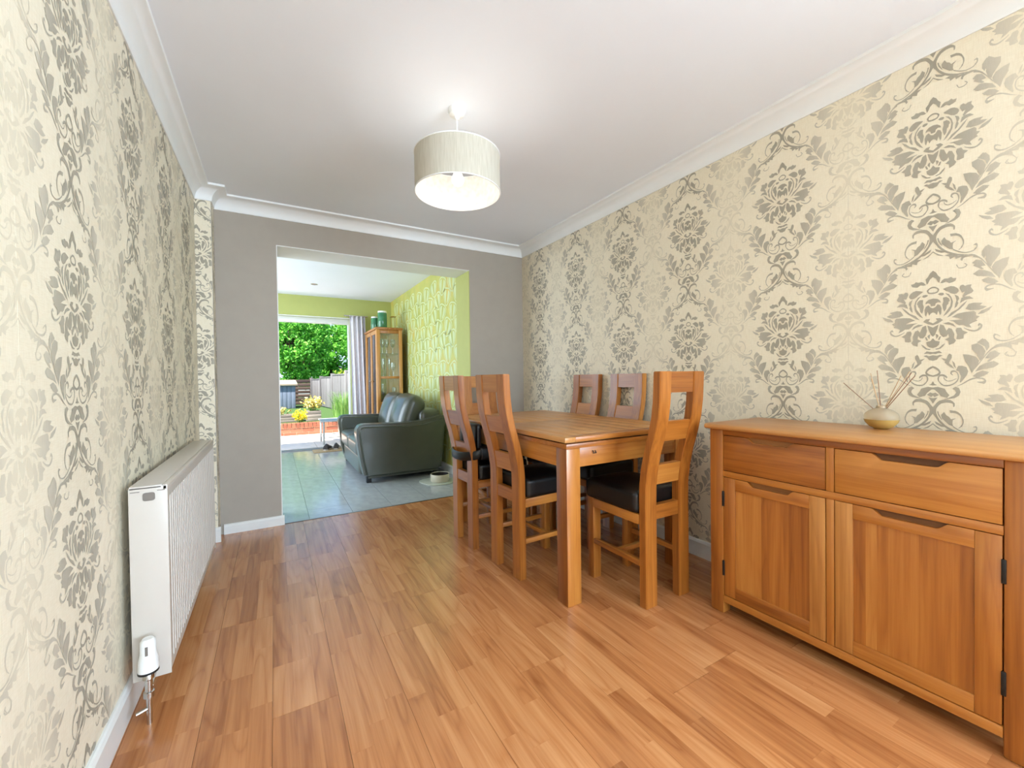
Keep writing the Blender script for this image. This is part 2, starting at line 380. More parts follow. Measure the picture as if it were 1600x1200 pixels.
wb = struct(mesh_obj('wall_back', bm, 'grey_wall')); tag(wb, 'warm grey wall with the wide opening to the garden room')
box('reveal_panel', (XO1 - 0.006, YB + 0.001, 0), (XO1, YB2 + 0.001, ZO), 'white', wb)
box('reveal_panel', (XO2, YB + 0.001, 0), (XO2 + 0.006, YB2 + 0.001, ZO), 'lime', wb)
box('reveal_panel', (XO1 - 0.006, YB + 0.001, ZO), (XO2 + 0.006, YB2 + 0.001, ZO + 0.006), 'white', wb)
# wall behind the camera with a window added for light
bm = bmesh.new()
add_box(bm, (XL, YF - 0.12, 0), (0.5, YF, ZC)); add_box(bm, (2.1, YF - 0.12, 0), (XR, YF, ZC)); add_box(bm, (0.5, YF - 0.12, 0), (2.1, YF, 0.7)); add_box(bm, (0.5, YF - 0.12, 2.2), (2.1, YF, ZC))
struct(mesh_obj('wall_front', bm, 'grey_wall'))
def window(name, lo, hi, axis):
    e = struct(empty(name, ((lo[0] + hi[0]) / 2, (lo[1] + hi[1]) / 2, lo[2])))
    bm = bmesh.new(); t = 0.06
    a = 0 if axis == 'X' else 1
    def seg(a0, a1, z0, z1):
        l = [0, 0, z0]; h = [0, 0, z1]; l[a] = a0; h[a] = a1; l[1 - a] = lo[1 - a]; h[1 - a] = hi[1 - a]; add_box(bm, l, h, 0.004)
    seg(lo[a], lo[a] + t, lo[2], hi[2]); seg(hi[a] - t, hi[a], lo[2], hi[2]); seg(lo[a], hi[a], lo[2], lo[2] + t); seg(lo[a], hi[a], hi[2] - t, hi[2])
    c = (lo[a] + hi[a]) / 2; seg(c - t / 2, c + t / 2, lo[2], hi[2])
    o = mesh_obj('window_frame', bm, 'gloss_white'); o.parent = e; o.matrix_parent_inverse = e.matrix_basis.inverted()
    return e
window('added_window_1', (0.5, YF - 0.09, 0.7), (2.1, YF - 0.04, 2.2), 'X')  # unseen rear window, added for the fill lamp outside it
window('added_window_3', (XR + 0.04, -2.85, 0.68), (XR + 0.09, -0.85, 2.22), 'Y')  # unseen side window, added so its lamp reaches the radiator wall
# garden room walls
struct(box('wall_garden_room_right', (XR2, YB2, 0), (XR2 + 0.12, YG + 0.25, ZC2), 'lime'))
bm = bmesh.new(); DX0, DX1, DZ = -1.9, 1.085, 2.075
add_box(bm, (XL2, YG, 0), (DX0, YG + 0.25, ZC2)); add_box(bm, (DX1, YG, 0), (XR2, YG + 0.25, ZC2)); add_box(bm, (DX0, YG, DZ), (DX1, YG + 0.25, ZC2))
struct(mesh_obj('wall_garden_room_far', bm, 'lime'))
bm = bmesh.new()
add_box(bm, (XL2 - 0.12, YB2, 0), (XL2, 4.25, ZC2)); add_box(bm, (XL2 - 0.12, 6.75, 0), (XL2, YG + 0.25, ZC2)); add_box(bm, (XL2 - 0.12, 4.25, 0), (XL2, 6.75, 0.55)); add_box(bm, (XL2 - 0.12, 4.25, 2.25), (XL2, 6.75, ZC2))
struct(mesh_obj('wall_garden_room_left', bm, 'white'))
struct(box('wall_garden_room_near', (XL2, YB2 - 0.1, 0), (XL - 0.12, YB2, ZC2), 'white'))
window('added_window_2', (XL2 - 0.09, 4.25, 0.55), (XL2 - 0.04, 6.75, 2.25), 'Y')  # unseen window, added to light the garden room
# patio door frame, folded open
d1 = struct(empty('door_1', (0, YG, 0)))
for nm, lo, hi in (('door_frame', (DX0, 0.04, DZ - 0.085), (DX1, 0.14, DZ)), ('door_frame', (DX1 - 0.03, 0.04, 0), (DX1, 0.14, DZ - 0.085)), ('door_frame', (DX0, 0.04, 0), (DX0 + 0.05, 0.14, DZ - 0.085)), ('door_track', (DX0, 0.02, -0.02), (DX1, 0.2, 0.012))):
    box(nm, lo, hi, 'gloss_white' if nm == 'door_frame' else plain('door_track_metal', (150, 146, 140), 0.4, metal=0.5), d1, bev=0.006)
struct(box('trim_3', (DX0, YG - 0.012, DZ), (DX1 + 0.02, YG, DZ + 0.012), 'white'))

# skirting
def skirting(name, pts, axis, a, b):
    bm = bmesh.new(); add_prism(bm, pts, axis, a, b); return struct(mesh_obj(name, bm, 'gloss_white'))
SK = lambda x0, s, h=0.1: [(x0, 0), (x0 + 0.016 * s, 0), (x0 + 0.016 * s, h - 0.014), (x0 + 0.011 * s, h - 0.004), (x0 + 0.006 * s, h), (x0, h)]
skirting('baseboard_left', SK(XL, 1), 'Y', YF, YP)
skirting('baseboard_right', SK(XR, -1), 'Y', YF, YB)
skirting('baseboard_back', SK(YB, -1, 0.07), 'X', XP + 0.02, XO1 + 0.012)
skirting('baseboard_back_right', SK(YB, -1, 0.07), 'X', XO2, XR - 0.016)
skirting('baseboard_boxed_corner', SK(YP, -1), 'X', XL + 0.016, XP + 0.016)
skirting('baseboard_garden_room', SK(XR2, -1, 0.09), 'Y', YB2, YG)
# traced damask motif, half-millimetre units from the flower tip
MOTIF_POLYS = """
3,0 17,-18 27,-42 41,-60 35,-100 27,-90 17,-64 3,-48
39,-102 51,-82 63,-74 81,-76 97,-68 107,-80 125,-82 119,-102 105,-108 87,-112 71,-98 51,-104
27,-184 39,-176 55,-178 61,-190 51,-198 37,-194
55,-150 75,-142 95,-136 113,-142 127,-154 135,-166 137,-182 127,-196 113,-198 95,-188 81,-172 63,-158
55,-214 73,-212 87,-226 91,-246 85,-248 83,-266 75,-276 71,-304 61,-320 55,-300 51,-268 57,-244
65,-182 85,-192 99,-218 107,-252 103,-288 91,-318 73,-342 55,-356 75,-316 93,-282 97,-250 93,-224 79,-200
115,-202 135,-218 139,-236 131,-256 135,-268 127,-292 115,-304 119,-272 125,-248 121,-222
145,-142 159,-138 169,-150 181,-144 201,-144 197,-162 211,-192 201,-206 181,-214 161,-230 155,-222 169,-190 153,-194 141,-160
151,-234 169,-226 191,-228 211,-248 187,-248 169,-252 155,-262 143,-270
75,-368 99,-332 131,-312 157,-278 181,-256 165,-286 143,-314 123,-332 95,-358
171,-318 187,-284 211,-278 255,-286 241,-302 275,-314 257,-328 237,-334 195,-330
231,-364 249,-340 277,-328 303,-314 285,-342 261,-360 237,-364
101,-368 131,-346 169,-340 213,-338 223,-350 223,-372 241,-380 223,-400 231,-410 207,-420 191,-432 201,-458 175,-444 161,-432 139,-432 127,-424 109,-400 85,-390 135,-392 157,-392 131,-378
127,-450 149,-452 157,-472 183,-490 163,-502 161,-532 139,-536 125,-532 129,-500 121,-468
55,-408 83,-402 109,-418 123,-444 95,-424 69,-416
39,-414 59,-424 73,-466 85,-446 101,-454 115,-494 113,-524 123,-544 113,-562 87,-574 85,-544 65,-532 87,-516 83,-490 73,-508 55,-512 41,-492 33,-458
5,-434 31,-414 25,-446 11,-490 5,-504
5,-402 25,-384 15,-366 39,-366 55,-384 27,-406 5,-416
3,-286 13,-280 25,-260 39,-268 47,-292 45,-332 39,-346 29,-310 21,-340 11,-324 3,-318
3,-212 23,-218 39,-234 43,-250 27,-244 15,-252 11,-270 3,-270
5,-516 13,-536 37,-544 33,-568 19,-584 5,-590
15,-484 27,-490 31,-502 19,-522
35,-506 45,-504 37,-530 27,-532
11,-598 33,-592 51,-570 67,-558 57,-580 41,-598 19,-604
5,-622 19,-618 35,-614 51,-632 27,-632 15,-638 5,-634
5,-646 23,-652 37,-644 53,-650 33,-662 21,-682 5,-688
45,-670 73,-678 81,-650 89,-638 101,-648 101,-670 91,-694 87,-710 101,-726 115,-752 95,-740 73,-716 63,-702 67,-694
103,-690 117,-712 123,-750 111,-734
135,-732 155,-732 177,-742 185,-772 179,-800 165,-826 147,-856 143,-848 149,-808 139,-772 123,-766
105,-900 121,-886 139,-896 147,-924 139,-952 117,-970 85,-978 59,-982 85,-970 113,-952 125,-930 119,-912
1,-844 9,-866 23,-874 1,-878
1,-894 27,-888 65,-902 73,-924 89,-950 77,-970 43,-958 33,-936 9,-910 1,-908
1,-938 15,-932 33,-950 23,-958 9,-966 1,-956
1,-976 15,-972 25,-970 13,-992 1,-1018
45,-1100 61,-1078 73,-1102 87,-1112 97,-1130 125,-1120 107,-1136 105,-1162 109,-1182 87,-1172 69,-1150 49,-1126
9,-1150 37,-1168 73,-1192 45,-1190 17,-1172
63,-1214 95,-1210 135,-1236 165,-1238 153,-1248 121,-1256 117,-1238 91,-1250 87,-1230
257,-1222 281,-1196 309,-1224 337,-1234 335,-1274 309,-1320 291,-1342 273,-1292 263,-1260
305,-1354 329,-1318 367,-1318 371,-1354 351,-1390 329,-1414 313,-1392
207,-1386 237,-1362 265,-1372 297,-1394 317,-1434 273,-1414 229,-1406
203,-1306 223,-1286 249,-1298 269,-1340 241,-1340
249,-1438 281,-1426 309,-1442 329,-1466 305,-1480 273,-1464
159,-648 189,-652 223,-668 239,-698 231,-736 215,-760 203,-786 189,-738 169,-698
201,-582 231,-572 255,-596 269,-632 259,-676 243,-698 227,-650 203,-614
253,-548 267,-544 285,-574 287,-604 275,-630 261,-580
275,-706 299,-670 319,-654 339,-646 327,-670 303,-690 287,-706
247,-748 271,-724 307,-702 333,-722 319,-732 299,-746 279,-756 249,-760
223,-790 255,-770 281,-794 255,-806 231,-808
"""
MOTIF_STRIPS = """
163,-456 169,-462 179,-470 191,-478 203,-484 215,-486 227,-484 239,-478 249,-468 253,-458 255,-444 247,-432 239,-428 233,-438 233,-446|165,-452 171,-458 181,-464 193,-470 205,-474 215,-476 225,-474 235,-466 241,-458 245,-452 245,-448 243,-444 241,-442 239,-444 235,-448
3,-132 9,-134 17,-138 23,-144 25,-150 25,-156 21,-162 11,-166 3,-166|5,-122 11,-124 19,-130 27,-136 35,-148 31,-162 25,-172 13,-176 5,-178
79,-814 73,-804 61,-794 49,-792 37,-796 29,-808 25,-824 27,-840 35,-856 45,-872 59,-882 75,-884 93,-880 109,-872 123,-858 133,-844 137,-828 139,-812 137,-794 131,-778 121,-768 111,-764 101,-766 95,-774 93,-788 101,-798 107,-802|75,-824 69,-816 61,-810 51,-806 41,-806 35,-814 33,-826 33,-840 39,-852 49,-864 59,-874 75,-874 89,-872 105,-864 119,-852 127,-840 133,-824 133,-810 131,-796 127,-784 119,-776 113,-776 105,-778 103,-782 101,-786 103,-790 107,-796
57,-816 59,-824 63,-834 71,-842 81,-846 93,-846 105,-842 117,-834 127,-826|61,-816 63,-822 65,-830 73,-836 81,-842 91,-840 103,-838 115,-830 125,-824
127,-884 139,-878 157,-868 175,-854 191,-840 209,-832 225,-826 241,-828 253,-830 261,-836 263,-840 261,-842 257,-846 243,-848 229,-848|127,-882 139,-874 155,-862 171,-846 189,-832 205,-822 223,-818 239,-818 255,-820 265,-826 273,-840 271,-854 263,-864 245,-858 229,-852
113,-1038 117,-1028 117,-1010 107,-996 95,-986 81,-984 65,-984 49,-988 33,-996 21,-1010 11,-1028 3,-1046 1,-1068 5,-1094 15,-1120 27,-1144 41,-1166 59,-1186 79,-1204 105,-1220 131,-1232 159,-1238 183,-1242|109,-1036 109,-1024 107,-1014 103,-1012 95,-1008 83,-1006 71,-1006 57,-1010 43,-1016 33,-1028 25,-1042 19,-1056 17,-1072 19,-1090 25,-1112 35,-1134 49,-1154 65,-1174 83,-1190 107,-1206 131,-1220 159,-1230 181,-1238
95,-1082 107,-1082 121,-1084 133,-1090 143,-1100 151,-1114 155,-1130 157,-1146 155,-1162 149,-1172 145,-1182 139,-1188 135,-1194|91,-1062 105,-1064 121,-1066 137,-1076 149,-1090 157,-1110 163,-1130 163,-1150 159,-1166 155,-1178 147,-1186 141,-1192 135,-1196
107,-1186 121,-1198 139,-1212 155,-1220 173,-1226 191,-1226 209,-1222 219,-1214 227,-1204 231,-1190 227,-1178 219,-1174 211,-1174|109,-1180 123,-1192 139,-1204 157,-1214 173,-1220 191,-1220 207,-1216 217,-1208 223,-1198 225,-1188 223,-1182 219,-1180 213,-1178
-1,-1176 11,-1188 25,-1204 43,-1212 55,-1216|3,-1168 13,-1182 29,-1196 43,-1206 55,-1214
-1,-742 11,-750 21,-758 29,-768 33,-776 31,-782 23,-790 11,-796 -1,-800|1,-728 13,-734 27,-746 37,-760 43,-778 39,-794 29,-804 15,-808 1,-812
155,-1278 157,-1268 161,-1260 169,-1256 183,-1254 199,-1254 215,-1258 231,-1270 247,-1290 263,-1316 279,-1344 297,-1378 313,-1404|145,-1270 147,-1258 153,-1244 167,-1240 181,-1240 199,-1240 217,-1248 233,-1264 251,-1284 267,-1312 283,-1342 301,-1376 313,-1404
123,-1300 127,-1312 135,-1328 147,-1332 161,-1332 173,-1326 181,-1314 173,-1302 165,-1296|127,-1298 131,-1310 135,-1322 147,-1326 161,-1326 171,-1320 175,-1312 171,-1308 165,-1302
23,-1074 25,-1086 29,-1104 39,-1124 49,-1140|31,-1076 31,-1086 35,-1100 43,-1120 51,-1138
277,-648 287,-636 301,-620 315,-612 329,-606 345,-604 361,-606 377,-614 389,-624 399,-638 405,-648 403,-662 397,-672 387,-672 377,-668 369,-656 363,-646|275,-646 285,-630 297,-612 311,-600 325,-594 343,-590 361,-594 377,-604 391,-616 401,-632 409,-648 407,-666 401,-676 389,-678 377,-674 367,-660 361,-648
339,-530 325,-518 311,-510 305,-522 309,-542 321,-556 339,-564 359,-566 377,-564 393,-560 403,-556|337,-534 325,-524 313,-516 311,-524 313,-538 323,-548 339,-558 357,-560 375,-558 391,-556 403,-554
"""

# ---------------------------------------------------------------- damask wallpaper: strips with their printed motif
def parse(s): return [[tuple(int(c) / 2000 for c in q.split(',')) for q in ln.split()] for ln in s.strip().split('\n')]
MP = parse(MOTIF_POLYS)
MS = [tuple(parse(h)[0] for h in ln.split('|')) for ln in MOTIF_STRIPS.strip().split('\n')]
REP, PITCH, TOP0 = 0.6575, 0.536, 2.127
MT = []                                            # triangles/quads of the right half of one repeat
for p in MP:
    p = [(0.0 if u < 0.0032 else u, v) for u, v in p]
    for t in geometry.tessellate_polygon([[Vector((u, v, 0)) for u, v in p]]): MT.append([p[i] for i in t])
for a, b in MS:
    for i in range(len(a) - 1): MT.append([(0.0 if q[0] < 0.003 else q[0], q[1]) for q in (a[i], a[i + 1], b[i + 1], b[i])])
def damask_mesh(umin, umax, zmin, zmax):
    bm = bmesh.new()
    for du, dv, dep, lim in ((0, 0, 0.0012, 9), (-PITCH / 2, REP / 2, 0.0008, 0.165), (PITCH / 2, REP / 2, 0.0008, 0.165)):
        for k in range(-1, 4):
            zt = TOP0 + dv - k * REP
            if zt - 0.75 > zmax or zt < zmin: continue
            for poly in MT:
                if max(q[0] for q in poly) > lim: continue
                for s in (1, -1):
                    try: bm.faces.new([bm.verts.new((s * u + du, -dep, zt + v)) for u, v in poly])
                    except Exception: pass
    for co, no in (((umin, 0, 0), (-1, 0, 0)), ((umax, 0, 0), (1, 0, 0)), ((0, 0, zmin), (0, 0, -1)), ((0, 0, zmax), (0, 0, 1))):
        bmesh.ops.bisect_plane(bm, geom=bm.verts[:] + bm.edges[:] + bm.faces[:], plane_co=co, plane_no=no, clear_outer=True)
    for f in bm.faces:
        if f.normal.y > 0: f.normal_flip()
    me = bpy.data.meshes.new('damask_print'); bm.normal_update()
    for f in bm.faces:
        if f.normal.y > 0: f.normal_flip()
    bm.to_mesh(me); bm.free(); me.materials.append(M['ink']); return me
def strip_mesh(umin, umax, zmin, zmax):
    bm = bmesh.new(); add_box(bm, (umin + 0.0004, -0.0004, zmin), (umax - 0.0004, 0.0, zmax))
    me = bpy.data.meshes.new('wallpaper_strip'); bm.to_mesh(me); bm.free(); me.materials.append(M['paper']); return me
_cache = {}
def hang(wall, centre, rz, umin=-PITCH / 2, umax=PITCH / 2):
    key = (round(umin, 4), round(umax, 4))
    if key not in _cache: _cache[key] = (strip_mesh(umin, umax, 0.02, 2.33), damask_mesh(umin, umax, 0.02, 2.33))
    s = bpy.data.objects.new('wallpaper_strip', _cache[key][0]); COL.objects.link(s); s.parent = wall
    s.location = centre; s.rotation_euler = (0, 0, rz)
    p = bpy.data.objects.new('damask_print', _cache[key][1]); COL.objects.link(p); p.parent = s
for k in range(-2, 7):                             # facing wall
    c = 0.5535 + k * PITCH; lo, hi = max(YF, c - PITCH / 2), min(YB, c + PITCH / 2)
    if hi - lo > 0.01: hang(wr, (XR, c, 0), R(-90), c - hi, c - lo)
for k in range(-12, 5):                            # radiator wall
    c = 1.462 + k * PITCH; lo, hi = max(YF, c - PITCH / 2), min(YP, c + PITCH / 2)
    if hi - lo > 0.01: hang(wl, (XL, c, 0), R(90), lo - c, hi - c)
hang(wc, (XL + 0.01, YP, 0), 0, -0.0095, 0.0795)
hang(wc, (XP, YP + 0.20, 0), R(90), -0.2, -0.056)

# leafy lime wallpaper on the garden room wall
rl = random.Random(3); bm = bmesh.new()
def leaf_print(bm, y, z, s, a, open_):
    n = 12; out = []; inn = []
    for i in range(2 * n):
        t = 2 * math.pi * i / (2 * n); rr = 1 - 0.35 * math.cos(t)
        pu = math.sin(t) * 0.62 * rr * s; pv = -math.cos(t) * 0.6 * s + 0.08 * s * abs(math.sin(t))
        cu, cv = pu * math.cos(a) - pv * math.sin(a), pu * math.sin(a) + pv * math.cos(a)
        out.append((cu, cv)); inn.append((cu * 0.86, cv * 0.86))
    X = XR2 - 0.0012
    if open_:
        A = [bm.verts.new((X, y + u, z + v)) for u, v in out]; B = [bm.verts.new((X, y + u, z + v)) for u, v in inn]
        for i in range(2 * n): bm.faces.new((A[i], A[(i + 1) % (2 * n)], B[(i + 1) % (2 * n)], B[i]))
        h1 = [(u * 0.86, v * 0.86) for u, v in inn[1:n]]; h2 = [(u * 0.86, v * 0.86) for u, v in inn[n + 1:]]
        for hh in (h1, h2): bm.faces.new([bm.verts.new((X - 0.0003, y + u, z + v)) for u, v in hh])
    else: bm.faces.new([bm.verts.new((X, y + u, z + v)) for u, v in out])
row = 0; z = 0.2
while z < 2.3:
    y = YB2 + 0.16 + (0.15 if row % 2 else 0)
    while y < YG - 0.1:
        leaf_print(bm, y + rl.uniform(-.015, .015), z + rl.uniform(-.02, .02), rl.uniform(0.17, 0.2), rl.uniform(-0.5, 0.5), True); y += 0.3
    z += 0.165; row += 1
k = N('pale_leaf_print'); k.b.inputs['Base Color'].default_value = lin(206, 218, 166); k.b.inputs['Roughness'].default_value = 0.35; M['leaf_print'] = k.m
wgr = bpy.data.objects['wall_garden_room_right']
sheet = box('wallpaper_sheet', (XR2 - 0.0006, YB2 + 0.005, 0.05), (XR2, YG - 0.005, ZC2), 'lime_paper', wgr)
pr = mesh_obj('leaf_print', bm, 'leaf_print', sheet); pr['kind'] = 'stuff'

# ---------------------------------------------------------------- dining table
TX0, TX1, TY0, TY1, TZ = 1.154, 2.032, 1.512, 2.95, 0.80
tb = empty('dining_table', ((TX0 + TX1) / 2, (TY0 + TY1) / 2, 0)); tx, ty = tb.location.x, tb.location.y
tag(tb, 'oak draw-leaf dining table with square legs, chairs pushed in around it', 'table')
def tbox(name, lo, hi, mat, bev=0.002):
    return box(name, (lo[0] - tx, lo[1] - ty, lo[2]), (hi[0] - tx, hi[1] - ty, hi[2]), mat, tb, bev)
g = 0.0006; zb = 0.777
YM = 2.225                                         # the top is split across here
core = tbox('top_core', (TX0 + 0.01, TY0 + 0.01, zb - 0.0), (TX1 - 0.01, TY1 - 0.01, TZ - 0.006), 'oak_shaded', 0)
bw = 0.062
for ya, yb in ((TY0, YM - 0.001), (YM + 0.001, TY1)):
    tbox('frame_board', (TX0, ya, zb), (TX0 + bw - g, yb, TZ), 'oak_top'); tbox('frame_board', (TX1 - bw + g, ya, zb), (TX1, yb, TZ), 'oak_top')
    e0 = ya if ya == TY0 else yb - bw
    tbox('end_board', (TX0 + bw, e0, zb), (TX1 - bw, e0 + bw - g, TZ), 'oak_x')
    i0, i1 = (ya + bw, yb) if ya == TY0 else (ya, yb - bw - g)
    n = 7; w = (TX1 - TX0 - 2 * bw) / n
    for i in range(n): tbox('top_board', (TX0 + bw + i * w + g, i0 + g, zb + 0.002), (TX0 + bw + (i + 1) * w - g, i1 - g, TZ - 0.0004), 'oak_top', 0.0008)
tbox('extension_leaf', (TX0 + 0.012, TY0 + 0.006, 0.746), (TX1 - 0.012, TY0 + 0.46, 0.769), 'oak_x')
tbox('extension_leaf', (TX0 + 0.012, TY1 - 0.46, 0.746), (TX1 - 0.012, TY1 - 0.006, 0.769), 'oak_x')
tbox('leaf_spacer', (TX0 + 0.03, TY0 + 0.03, 0.70), (TX1 - 0.03, TY1 - 0.03, 0.776), 'oak_shaded', 0)
LW = 0.082; lx0, lx1, ly0, ly1 = TX0 + 0.016, TX1 - 0.016, TY0 + 0.012, TY1 - 0.012
for x in (lx0, lx1 - LW):
    for y in (ly0, ly1 - LW): tbox('leg', (x, y, 0), (x + LW, y + LW, 0.745), 'oak_z', 0.004)
tbox('apron', (lx0 + LW, ly0 + 0.008, 0.652), (lx1 - LW, ly0 + 0.03, 0.745), 'oak_x'); tbox('apron', (lx0 + LW, ly1 - 0.03, 0.652), (lx1 - LW, ly1 - 0.008, 0.745), 'oak_x')
tbox('apron', (lx0 + 0.008, ly0 + LW, 0.652), (lx0 + 0.03, ly1 - LW, 0.745), 'oak_y'); tbox('apron', (lx1 - 0.03, ly0 + LW, 0.652), (lx1 - 0.008, ly1 - LW, 0.745), 'oak_y')
bm = bmesh.new(); add_tube(bm, [(1.335 - tx, TY0 + 0.02 - ty, 0.722), (1.335 - tx, TY0 + 0.012 - ty, 0.722), (1.335 - tx, TY0 + 0.012 - ty, 0.712), (1.352 - tx, TY0 + 0.012 - ty, 0.712), (1.352 - tx, TY0 + 0.02 - ty, 0.722)], 0.0028, 6)
lt = mesh_obj('leaf_catch', bm, 'black', tb); lt['label'] = 'small dark metal leaf catch'

# ---------------------------------------------------------------- wave-back dining chairs
CH = 1.102
def lean(z):
    pts = [(0, 0.0), (0.5, 0.0), (0.565, -0.001), (0.647, -0.012), (0.73, -0.031), (0.812, -0.056), (0.891, -0.075), (0.969, -0.085), (1.046, -0.089), (1.12, -0.092)]
    for (a, p), (b, q) in zip(pts, pts[1:]):
        if z <= b: return p + (q - p) * (z - a) / (b - a)
    return -0.092
def curved_board(x0, x1, z0, z1, y0, y1, n=14, bev=0.003):
    bm = bmesh.new(); rows = []
    n = max(2, int(n * (z1 - z0) / 0.7) + 1)
    for i in range(n + 1):
        z = z0 + (z1 - z0) * i / n; d = lean(z)
        rows.append([bm.verts.new((x, y + d, z)) for x, y in ((x0, y0), (x1, y0), (x1, y1), (x0, y1))])
    for A, B in zip(rows, rows[1:]):
        for i in range(4): bm.faces.new((A[i], A[(i + 1) % 4], B[(i + 1) % 4], B[i]))
    bm.faces.new(rows[0][::-1]); bm.faces.new(rows[-1]); bmesh.ops.recalc_face_normals(bm, faces=bm.faces[:])
    if bev:
        es = [e for e in bm.edges if e.calc_face_angle(0) > 0.8]
        bmesh.ops.bevel(bm, geom=es, offset=bev, segments=2, affect='EDGES', clamp_overlap=True)
    return bm
def make_chair():
    c = empty('dining_chair'); hw, pw, dp = 0.152, 0.074, 0.042
    for s in (-1, 1):
        a, b = (-hw, -hw + pw) if s < 0 else (hw - pw, hw)
        mesh_obj('back_post', curved_board(a, b, 0, CH, 0, dp, 30), 'oak_z', c, True, 35)
        box('leg', (s * hw - (0.052 if s > 0 else 0), 0.36, 0), (s * hw + (0.052 if s < 0 else 0), 0.405, 0.435), 'oak_z', c, 0.003)
        box('side_rail', (s * hw - (0.026 if s > 0 else 0), dp, 0.385), (s * hw + (0.026 if s < 0 else 0), 0.36, 0.432), 'oak_y', c, 0.002)
        box('stretcher', (s * (hw - 0.012) - 0.012, dp, 0.19), (s * (hw - 0.012) + 0.012, 0.36, 0.216), 'oak_y', c, 0.002)
    xi = hw - pw
    for z0, z1 in ((1.006, CH - 0.0005), (0.782, 0.876), (0.572, 0.668), (0.408, 0.474)):
        nm = 'top_rail' if z0 > 1 else 'back_rail'
        mesh_obj(nm, curved_board(-xi, xi, z0, z1, 0.004, dp - 0.006, 14, 0.0015), 'oak_x', c, True, 35)
    box('front_rail', (-hw + 0.052, 0.366, 0.385), (hw - 0.052, 0.392, 0.432), 'oak_x', c, 0.002)
    box('stretcher', (-hw + 0.024, 0.19, 0.192), (hw - 0.024, 0.214, 0.214), 'oak_x', c, 0.002)
    st = cushion('seat', (-hw - 0.012, dp + 0.004, 0.432), (hw + 0.012, 0.415, 0.535), 'leather_black', c, n=1.6, puff=(0, 0, 0.022), cuts=12); st['label'] = 'padded black leather seat'
    return c
ch0 = make_chair()
spots = [
    ((1.6195, 1.322), 0, 'oak wave-back dining chair at the table end beside the sideboard, its back turned outward'),
    ((1.104, 2.012), -87, 'oak wave-back dining chair on the open floor side, next to the front table leg'),
    ((1.062, 2.508), -88, 'oak wave-back dining chair with a black padded booster strapped to its back'),
    ((2.087, 2.094), 90, 'oak wave-back dining chair against the damask wall, nearer the sideboard'),
    ((2.087, 2.525), 90, 'oak wave-back dining chair against the damask wall, nearer the grey wall'),
    ((1.515, 3.115), 180, 'oak wave-back dining chair at the table end by the garden room opening'),
]
for i, ((x, y), a, lab) in enumerate(spots):
    c = ch0 if i == 0 else copy_tree(ch0)
    c.location = (x, y, 0); c.rotation_euler = (0, 0, R(a)); tag(c, lab, 'chair', 'oak wave-back chairs around the dining table')

# black padded seat strapped to a chair
bs = empty('booster_seat', (1.062, 2.508, 0), R(-88)); tag(bs, 'black padded booster seat strapped round the back of a dining chair', 'booster seat')
cushion('seat_pad', (-0.13, 0.09, 0.559), (0.13, 0.36, 0.635), 'leather_black', bs, n=2.6, puff=(0, 0, 0.008))
bm = bmesh.new(); add_cushion(bm, (-0.135, 0.046, 0.56), (0.135, 0.080, 0.79), 3, 10, (0, 0.006, 0)); mesh_obj('back_pad', bm, 'leather_black', bs, True)
bm = bmesh.new(); path = []
for i in range(33):
    t = math.pi + math.pi * i / 32
    path.append((0.172 * math.cos(t), 0.055 + 0.094 * math.sin(t), 0.605 - 0.022 * abs(math.sin(t))))
rows = []
for i, p in enumerate(path):
    d = Vector((p[0], p[1] - 0.055, 0)).normalized() * 0.006
    rows.append([bm.verts.new((p[0] + sx * d.x, p[1] + sx * d.y, p[2] + dz)) for sx, dz in ((0, -0.028), (1, -0.022), (1, 0.022), (0, 0.028), (-1, 0.022), (-1, -0.022))])
for A, B in zip(rows, rows[1:]):
    for k_ in range(6): bm.faces.new((A[k_], A[(k_ + 1) % 6], B[(k_ + 1) % 6], B[k_]))
bm.faces.new(rows[0]); bm.faces.new(rows[-1][::-1]); bmesh.ops.recalc_face_normals(bm, faces=bm.faces[:]); mesh_obj('strap', bm, 'leather_black', bs, True, 50)
for s in (-1, 1): box('side_wing', (s * 0.145 - 0.03, 0.05, 0.562), (s * 0.145 + 0.03, 0.2, 0.645), 'leather_black', bs, 0.014, 3)

# ---------------------------------------------------------------- sideboard
sb = empty('sideboard', (1.95, 0.712, 0)); tag(sb, 'wide oak sideboard with two drawers over two panelled doors against the damask wall', 'sideboard')
sx_, sy_ = 1.95, 0.712
def L3(p): return (p[0] - sx_, p[1] - sy_, p[2])
def sbox(name, lo, hi, mat, bev=0.002, parent=None): return box(name, L3(lo), L3(hi), mat, parent or sb, bev)
FX, BX = 1.745, 2.16; Y0, Y1 = 0.236, 1.188
bm = bmesh.new(); prof = [(FX - 0.024, 0.842), (FX - 0.026, 0.850), (FX - 0.022, 0.857), (FX - 0.014, 0.861), (BX + 0.008, 0.861), (BX + 0.008, 0.837), (FX - 0.018, 0.837)]
add_prism(bm, [(x - sx_, z) for x, z in prof], 'Y', Y0 - 0.012 - sy_, Y1 + 0.012 - sy_, 0.003); mesh_obj('top', bm, 'oak_top', sb, True, 30)
for ya, yb in ((Y1 - 0.063, Y1), (Y0, Y0 + 0.064)):
    for xa, xb in ((FX, FX + 0.055), (BX - 0.055, BX)): sbox('leg', (xa, ya, 0), (xb, yb, 0.8365), 'oak_z', 0.006)
for y in (Y1 - 0.024, Y0 + 0.006): sbox('side_panel', (FX + 0.055, y, 0.055), (BX - 0.055, y + 0.018, 0.8365), 'oak_z')
ia, ib = Y0 + 0.064, Y1 - 0.063
sbox('bottom_rail', (FX, ia, 0.054), (FX + 0.05, ib, 0.0862), 'oak_y'); sbox('top_rail', (FX + 0.001, ia, 0.812), (FX + 0.03, ib, 0.8365), 'oak_y')
